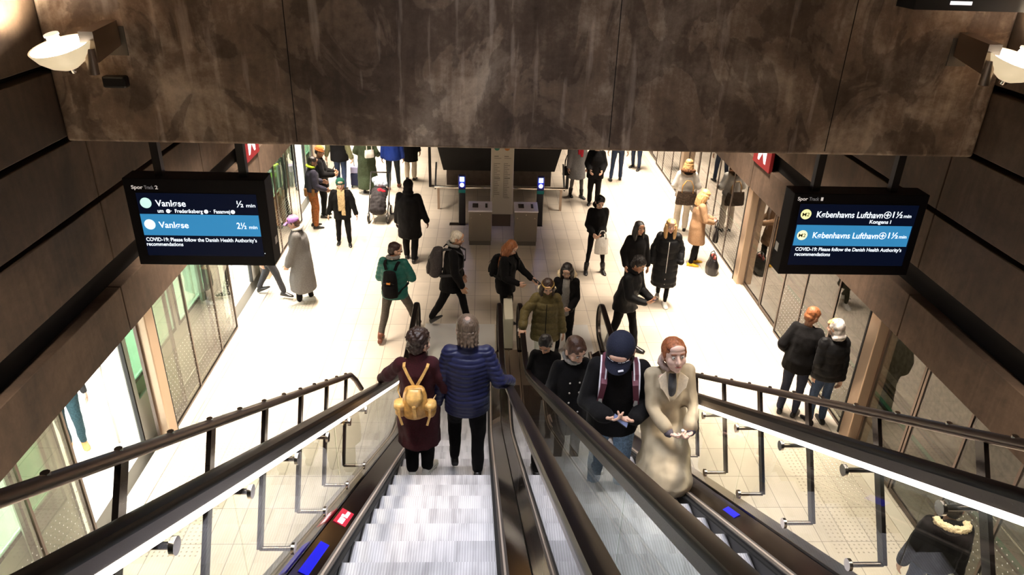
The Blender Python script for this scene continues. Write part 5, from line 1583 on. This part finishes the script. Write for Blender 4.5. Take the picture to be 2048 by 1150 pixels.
# 14 green beanie
r = face(.12, -1); loc = (-3.02, 14.98, 0); h = 1.50
J, R_ = person('person in dark green beanie with long beige scarf and black coat walking towards the viewer', loc, r, h, S_LIGHT, MIDV, head=(-4, 4, 0), build=1.18,
    hands={'L': (-.36, .16, .82), 'R': (.36, .05, .80)}, feet={'L': (-.13, .10, 0, 0), 'R': (.15, -.04, 0, 0)},
    top={'m': BLACKF, 'hem': -.22, 'bulk': .05, 'fold': .014, 'name': 'coat'}, pants={'m': BLACKF, 'w': 1.12}, hair=('short', HAIR_DB), hat=('beanie', fab('green_knit', (.01, .075, .05), .9, .6, 60, .3)), hsc=1.25,
    extras=[('scarf', SCARFB, .62)])
# 15 grey trench
r = face(-.95, -.10); loc = (-3.28, 12.22, 0); h = 1.74
J, R_ = person('person in long grey coat and purple cap looking down, beside the left screen doors', loc, r, h, S_LIGHT, MIDV, head=(4, 24, 0), lean=3,
    hands={'L': (-.18, .22, .86, {'curl': 50}), 'R': (.16, .16, .90, {'curl': 50})}, feet={'L': (-.08, .10, 0, 0), 'R': (.08, -.10, 0, 0)},
    top={'m': GREYC, 'hem': -.66, 'bulk': .055, 'flare': .20, 'fold': .018, 'fsc': 4.5, 'name': 'long_coat'}, pants={'m': BLACKF}, shoes={'m': SHOEW, 'sole': SHOEW}, hair=('short', HAIR_BR),
    hat=('cap', fab('purple_cap', (.38, .18, .50), .7, .2, 60, .1)), extras=[('hoodie', WHITEF)])
# 16 worker, 17 added worker standing in for a reflection
r = face(.75, .35); loc = (-3.86, 15.92, 0); h = 1.70
J, R_ = person('worker in navy jacket and rust-coloured trousers with tool belt by the left screens', loc, r, h, S_DARK, MIDV, head=(10, 24, 0), lean=4, build=1.1,
    hands={'R': (.22, .26, .98), 'L': (-.20, .28, 1.05)}, top={'m': fab('work_navy', (.022, .020, .035), .8, .3, 40, .2), 'hem': -.04, 'bulk': .035, 'fold': .012}, pants={'m': RUST, 'w': 1.1}, hair=('crop', HAIR_BK),
    extras=[('hoodie', YEL), ('tooling', fab('belt_brown', (.16, .07, .02), .7), .20, -.02), ('tooling', fab('belt_brown', (.16, .07, .02), .7), .12, -.17)])
r = face(.8, .1); loc = (-3.80, 16.62, 0); h = 1.74
J, R_ = person('worker in black jacket and orange-brown cap standing behind the worker with rust trousers', loc, r, h, S_TAN, MIDV, head=(10, 20, 0),
    hands={'R': (.12, .30, 1.08, {'curl': 45}), 'L': (-.12, .30, 1.08, {'curl': 45})}, top={'m': BLACKF, 'hem': -.2, 'bulk': .045}, pants={'m': BLACKF, 'w': 1.05}, hair=('crop', HAIR_DB),
    hat=('beanie', fab('rust_knit', (.36, .12, .03), .9, .4, 60, .3)))
r = face(.1, -1); loc = (-4.98, 16.9, -.01); h = 1.78  # added figure inside the train, in place of a vest reflected in the glass
J, R_ = person('added worker in yellow high-visibility vest behind the left glass, standing in for a reflection', loc, r, h, S_TAN, FARV, face=0, top={'m': CHAR, 'hem': -.1, 'bulk': .03}, pants={'m': DGREEN}, hair=('crop', HAIR_DB), extras=[('vest', YEL)])
# 18 walker by the left door, 19 passenger inside
r = face(1, -.12); loc = (-3.98, 12.45, 0.012); h = 1.76
J, R_ = person('passenger in dark jeans stepping off the train, mostly hidden by the left display', loc, r, h, S_LIGHT, MIDV, face=0, lean=8,
    feet={'L': (-.06, -.24, .04, -25), 'R': (.06, .30, 0, 0)}, top={'m': BLACKF, 'hem': -.2, 'bulk': .03}, pants={'m': fab('dark_grey_jeans', (.035, .035, .04), .8, .3, 60, .3)}, hair=('short', HAIR_DB))
r = face(.5, -.85); loc = (-5.42, 8.0, -.01); h = 1.74
J, R_ = person('passenger with teal jeans and tan shoes standing inside the open train door', loc, r, h, S_LIGHT, MIDV, face=0, top={'m': CHAR, 'hem': -.1}, pants={'m': fab('teal_jeans', (.025, .06, .075), .8, .3, 60, .3)}, shoes={'m': pmat('tan_shoe', (.55, .27, .09), .5), 'sole': SHOEW}, hair=('short', HAIR_DB), feet={'L': (-.1, 0, 0, 0), 'R': (.08, -.05, 0, 0)})
# 20 suitcase man
r = face(.08, 1); loc = (-3.72, 18.62, 0); h = 1.80
J, R_ = person('man in khaki jacket over dark clothes pulling a small suitcase away from the viewer', loc, r, h, S_LIGHT, FARV, face=0, build=1.1,
    hands={'R': (.33, -.08, .84, {'curl': 60}), 'L': (-.36, .05, .82)}, feet={'L': (-.1, .12, 0, 0), 'R': (.1, -.1, 0, 0)}, top=[{'m': fab('khaki', (.15, .145, .075), .8, .3, 40, .2), 'hem': -.08, 'bulk': .04}, {'m': BLACKF, 'hem': -.18, 'bulk': .052, 'nosleeve': True, 'name': 'gilet'}], pants={'m': JEAND}, hair=('crop', HAIR_DB))
r_ = tag(empty('suitcase', (-3.30, 18.82, 0), face(.08, 1)), 'small navy suitcase with lilac top rolling behind the man in khaki', 'suitcase')
bm = bmesh.new(); bbox(bm, (-.19, -.12, .06), (.19, .12, .40), .03); obj('shell', bm, fab('suitcase_navy', (.012, .016, .05), .6, .2, 50, .1), r_)
bm = bmesh.new(); bbox(bm, (-.185, -.118, .40), (.185, .118, .58), .03); obj('top_compartment', bm, fab('suitcase_lilac', (.34, .32, .50), .6, .2, 50, .1), r_)
bm = bmesh.new(); tube(bm, [(-.08, -.06, .55), (-.08, -.05, .88), (.08, -.05, .88), (.08, -.06, .55)], .01, 8); obj('pull_handle', bm, M_CHROME, r_)
for q in (-1, 1):
    bm = bmesh.new(); lathe(bm, [(.035, -.015), (.035, .015)], 14, V((q*.16, -.08, .036)), Matrix.Rotation(pi/2, 3, 'Y')); obj('wheel', bm, M_BLACK, r_)
# 21 long green coat
r = face(.1, 1); loc = (-2.98, 18.35, 0); h = 1.72
J, R_ = person('person in very long dark green coat walking away behind the pushchair', loc, r, h, S_LIGHT, FARV, face=0, top={'m': DGREEN, 'hem': -.80, 'bulk': .055, 'flare': .22, 'fold': .02, 'name': 'long_coat'}, pants={'m': BLACKF}, hair=('short', HAIR_DB), hands={'L': (-.26, .2, 1.0), 'R': (.26, .2, 1.0)}, extras=[('hoodie', BLACKF)])
tag(handbag('white cloth bag slung behind the person in the dark green coat', (-2.86, 18.12, 1.02), r + .5, WHITEF, .26, .20, .08, .25, 'shoulder_bag'))
# 22, 23
r = face(-.05, 1); loc = (-2.36, 18.72, 0); h = 1.80
J, R_ = person('person in royal blue jacket and dark trousers walking away, left of centre', loc, r, h, S_LIGHT, FARV, face=0, build=1.1, feet={'L': (-.12, -.06, 0, 0), 'R': (.12, .16, 0, 0)}, top={'m': BLUE, 'hem': -.16, 'bulk': .04}, pants={'m': fab('dark_teal_trousers', (.018, .026, .03), .7, .3, 30, .5)}, shoes={'m': SHOEBR}, hair=('short', HAIR_DB))
r = face(.15, 1); loc = (-1.98, 19.5, 0); h = 1.74
J, R_ = person('person in dark coat and pale wide trousers walking away beside the royal blue jacket', loc, r, h, S_LIGHT, FARV, face=0, top={'m': BLACKF, 'hem': -.42, 'bulk': .035}, pants={'m': fab('stone_trousers', (.55, .48, .38), .8, .2, 40, .1), 'w': 1.1, 'flare': 1.2}, hair=('short', HAIR_DB))
# 24
r = face(.35, -1); loc = (2.46, 18.3, 0); h = 1.74
J, R_ = person('person in grey coat with red scarf and grey tights, right of the stair housing', loc, r, h, S_LIGHT, FARV, head=(0, 10, 0), top={'m': fab('mid_grey_coat', (.16, .155, .155), .85, .3, 50, .2), 'hem': -.42, 'bulk': .04, 'flare': .15, 'name': 'coat'}, pants={'m': fab('grey_tights', (.10, .095, .09), .8), 'w': .8}, shoes={'m': SHOEB, 'shaft': .3}, hair=('short', HAIR_BR), feet={'L': (-.12, .12, 0, 0), 'R': (.1, -.1, 0, 0)}, extras=[('scarf', REDF, .34)])
handbag('black shoulder bag at the hip of the person in the grey coat', W(R_, (.27, -.02, .62)), r, BLACKF, .28, .24, .12, .3)
# 25
r = face(-.1, -1); loc = (2.86, 17.75, 0); h = 1.70
J, R_ = person('person all in black with black cap standing behind the one with the white bag', loc, r, h, S_LIGHT, FARV, head=(5, 22, 0), hands={'L': (-.16, .26, 1.0), 'R': (.16, .26, 1.0)}, top={'m': BLACKF, 'hem': -.2, 'bulk': .05}, pants={'m': BLACKF, 'w': 1.15}, hair=('short', HAIR_BK), hat=('cap', BLACKF))
# 26
r = face(.05, -1); loc = (2.33, 13.66, 0); h = 1.70
J, R_ = person('slender person in black with ankle boots looking down, right of the ticket machines', loc, r, h, S_LIGHT, MIDV, head=(-8, 36, 0),
    hands={'L': (-.02, .26, .98, {'curl': 55, 'f': (.5, .6, -.3), 'n': (.6, 0, .5)}), 'R': (.13, .24, .98, {'curl': 55})}, feet={'L': (-.19, .02, 0, 0), 'R': (.17, .0, 0, 0)},
    top={'m': BLACKF, 'hem': -.10, 'bulk': .04}, pants={'m': BLACKF, 'w': .78}, shoes={'m': SHOEB, 'shaft': .3}, hair=('short', HAIR_BK), hat=('hood', BLACKF))
handbag('crumpled white carrier bag held by the slender person in black', W(R_, (-.06, .27, .54)), r, WHITEF, .30, .36, .12, .14, 'carrier_bag')
# 27, 28
r = face(.05, 1); loc = (3.78, 19.75, 0); h = 1.78
J, R_ = person('person in dark blue jeans and pale top far back on the right, legs in view', loc, r, h, S_LIGHT, FARV, face=0, feet={'L': (-.16, -.1, 0, 0), 'R': (.12, .06, 0, 0)}, top={'m': WHITEF, 'hem': -.08, 'bulk': .03}, pants={'m': JEAND}, hair=('short', HAIR_BR))
r = face(-.6, -.8); loc = (4.55, 20.9, 0); h = 1.76
J, R_ = person('person in blue jeans and black coat farthest back beside the right screens', loc, r, h, S_LIGHT, FARV, face=0, feet={'L': (-.16, .1, 0, 0), 'R': (.12, -.06, 0, 0)}, top={'m': BLACKF, 'hem': -.3, 'bulk': .04}, pants={'m': JEAND}, hair=('short', HAIR_BR))
# 29
r = face(.15, -1); loc = (2.86, 12.32, 0); h = 1.68
J, R_ = person('woman with dark hair over her shoulders in black jacket beside the blonde woman', loc, r, h, S_TAN, MIDV, head=(-10, 4, 0), hands={'L': (-.26, .05, .80), 'R': (.24, .14, .90)}, feet={'L': (-.02, .10, 0, 0), 'R': (.12, -.12, .0, -6)},
    top={'m': BLACKF, 'hem': -.14, 'bulk': .04}, pants={'m': BLACKF, 'w': .95}, hair=('long', HAIR_BK, .25))
# 30
r = face(-.15, -1); loc = (3.46, 12.36, 0); h = 1.72
J, R_ = person('blonde woman in long black quilted coat with white zip and trainers', loc, r, h, S_LIGHT, .012, head=(-2, 2, 0), hands={'L': (-.26, .10, .92, {'none': True}), 'R': (.26, .06, .88, {'none': True})}, feet={'L': (-.06, .14, 0, 0), 'R': (.06, -.16, .04, -20)},
    top={'m': BLACKP, 'hem': -.54, 'bulk': .055, 'flare': .04, 'puff': .12, 'pamp': .010, 'collar': .02, 'name': 'quilted_coat', 'zip': WHITEF}, pants={'m': BLACKF, 'w': .85}, shoes={'m': SHOEW, 'sole': SHOEW}, hair=('longfront', HAIR_BL, .30), extras=[('hoodie', fab('pale_fur', (.5, .42, .33), .9, .6, 60, .2))])
# 31
r = face(.15, 1); loc = (4.72, 16.05, 0); h = 1.74
J, R_ = person('blonde person from behind in white jacket with brown fur collar and pale trousers', loc, r, h, S_LIGHT, MIDV, head=(20, 14, 0), face=0, build=1.05,
    hands={'L': (-.20, .22, 1.05), 'R': (.22, .22, 1.05)}, top={'m': WHITEF, 'hem': -.06, 'bulk': .045}, pants={'m': fab('cream_trousers', (.62, .55, .46), .8, .2, 40, .1), 'w': 1.12, 'flare': 1.2}, hair=('long', HAIR_BL, .12), extras=[('scarf', fab('brown_fur', (.12, .05, .02), .9, .9, 60, .6), 0), ('furhood', fab('brown_fur', (.12, .05, .02), .9, .9, 60, .6), BLACKF, 100)])
handbag('large black and tan tote carried by the person with the brown fur collar', W(R_, (.02, -.26, .74)), r, fab('tote_brown', (.045, .028, .018), .6, .3, 30, .8), .50, .32, .14, .26, 'tote_bag', TANL)
# 32
r = face(1, -.12); loc = (4.52, 14.12, 0); h = 1.70
J, R_ = person('woman in camel coat, black trousers and yellow shoes facing the right screens', loc, r, h, S_PALE, .012, head=(0, 26, 0), lean=2, hands={'R': (.06, .30, 1.02, {'curl': 55}), 'L': (-.12, .30, 1.05, {'curl': 45})}, poles={'R': (1, -.6, -.6)},
    feet={'L': (-.10, .06, 0, 0), 'R': (.10, -.05, 0, 0)}, top={'m': CAMEL, 'hem': -.42, 'bulk': .035, 'flare': .10, 'name': 'coat'}, pants={'m': BLACKF, 'w': 1.1}, shoes={'m': YSHOE}, hair=('long', HAIR_BL, .16), extras=[('shirt', WHITEF, .150, .055)])
handbag('shiny black handbag hanging from the arm of the woman in the camel coat', (4.90, 14.02, .58), r, pmat('black_leather', (.010, .009, .010), .3, bump=.2), .30, .30, .12, .18)
handbag('black bag with red cloth inside standing on the floor by the yellow shoes', (4.83, 13.72, .0), r, pmat('black_leather', (.010, .009, .010), .3, bump=.2), .46, .34, .26, .14, 'floor_bag', None, None, fab('plaid_red', (.22, .05, .04), .9, .4, 30, .7))
# 33, 34 couple
r = face(.45, .65); loc = (4.60, 8.80, 0); h = 1.78
J, R_ = person('man in black jacket with ginger hair leaning to his companion by the right screens', loc, r, h, S_TAN, .0115, head=(35, 26, 0), lean=7, face=0,
    hands={'L': (-.22, .12, .96, {'curl': 50}), 'R': (.24, .18, 1.0)}, feet={'L': (-.1, -.02, 0, 0), 'R': (.1, 0, 0, 0)}, top={'m': BLACKF, 'hem': -.16, 'bulk': .045, 'fold': .012}, pants={'m': fab('navy_jeans', (.012, .016, .035), .8, .3, 60, .3)}, hair=('short', HAIR_AU))
r = face(-.10, .95); loc = (4.94, 8.58, 0); h = 1.72
J, R_ = person('person with white patterned headscarf, black jacket and blue jeans standing close to the ginger man', loc, r, h, S_LIGHT, .0115, head=(-35, 18, 0), face=0, lean=3,
    hands={'L': (-.18, .02, .84), 'R': (.16, -.10, .84, {'curl': 40})}, top={'m': BLACKP, 'hem': -.12, 'bulk': .045, 'puff': .10, 'pamp': .008}, pants={'m': fab('mid_jeans', (.03, .055, .11), .8, .3, 60, .3), 'w': 1.0}, hair=('short', HAIR_BL), hat=('hood', fab('white_pattern_scarf', (.62, .58, .56), .8, .4, 14, .75)))
# 35 person with fur hood at the lower right
r = face(.25, 1); loc = (4.52, 5.12, 0); h = 1.74
J, R_ = person('dark-haired person in black jacket with pale fur hood at the lower right', loc, r, h, S_LIGHT, NEARV, head=(18, 10, 0), face=0,
    top={'m': BLACKF, 'hem': -.06, 'bulk': .05, 'fold': .012}, pants={'m': JEAND}, hair=('short', HAIR_BK), extras=[('furhood', CREAMF, BLACKF, 95)])

# pushchair
r_ = tag(empty('pushchair', (-2.45, 16.55, 0), radians(178)), 'black pushchair loaded with pale and red blankets left of centre', 'pushchair')
bm = bmesh.new()
for q in (-1, 1):
    tube(bm, [(q*.22, .28, .12), (q*.23, .0, .45), (q*.23, -.40, 1.02)], .014, 8); tube(bm, [(q*.22, -.30, .12), (q*.23, .0, .45)], .014, 8)
tube(bm, [(-.23, -.40, 1.02), (.23, -.40, 1.02)], .018, 8); obj('frame', bm, M_BLACK, r_, True)
bm = bmesh.new(); 
for i in range(9):
    t = i/8; sph(bm, (0, -.22 + .50*t, .62 - .30*t + .08*sin(pi*t)), (.20, .14, .12))
remesh('footmuff', bm, fab('dark_footmuff', (.022, .018, .020), .7, .3, 30, .3), r_, .016, wrinkle(.02, 7, 4), 3)
bm = bmesh.new(); sph(bm, (-.03, -.24, .78), (.17, .12, .10)); sph(bm, (.08, -.30, .86), (.12, .10, .08)); remesh('pale_blanket', bm, fab('pale_blue_cloth', (.42, .50, .60), .8, .3, 20, .5), r_, .014, wrinkle(.02, 12, 7), 2)
bm = bmesh.new(); sph(bm, (-.04, -.06, .66), (.13, .09, .07)); remesh('red_blanket', bm, REDF, r_, .014, wrinkle(.02, 12, 9), 2)
bm = bmesh.new(); sph(bm, (.0, .06, .20), (.18, .20, .08)); remesh('basket', bm, fab('basket_grey', (.40, .36, .28), .8, .3, 20, .3), r_, .014, wrinkle(.01, 12, 3), 2)
for x, y in ((-.22, .28), (.22, .28), (-.22, -.30), (.22, -.30)):
    bm = bmesh.new(); lathe(bm, [(.06, -.02), (.11, -.018), (.115, 0), (.11, .018), (.06, .02)], 22, V((x, y, .115)), Matrix.Rotation(pi/2, 3, 'Y')); w_ = obj('wheel', bm, M_BLACK, r_, 'auto')
    bm = bmesh.new(); lathe(bm, [(.035, -.024), (.035, .024)], 14, V((x, y, .115)), Matrix.Rotation(pi/2, 3, 'Y')); obj('wheel_hub', bm, M_WHITE, w_)
# ------------------------------------------------------------------ bake modifiers and text to plain meshes
bpy.context.view_layer.update()
dg = bpy.context.evaluated_depsgraph_get()
news = []
for o, info in BAKE:
    news.append((o, info, bpy.data.meshes.new_from_object(o.evaluated_get(dg))))
for o, info, me in news:
    if o.type == 'FONT':
        if info:
            xs = [v.co.x for v in me.vertices]
            if xs:
                w0, w1 = min(xs), max(xs); k = info/(w1 - w0)
                for v in me.vertices: v.co.x = (v.co.x - w0)*k
        n = bpy.data.objects.new(o.name, me); COL.objects.link(n)
        nm = o.name
        n.parent = o.parent; n.location = o.location; n.rotation_euler = o.rotation_euler
        bpy.data.objects.remove(o)
        n.name = nm
    else:
        o.modifiers.clear(); o.data = me
        me.shade_smooth()
        if callable(info): info(me)
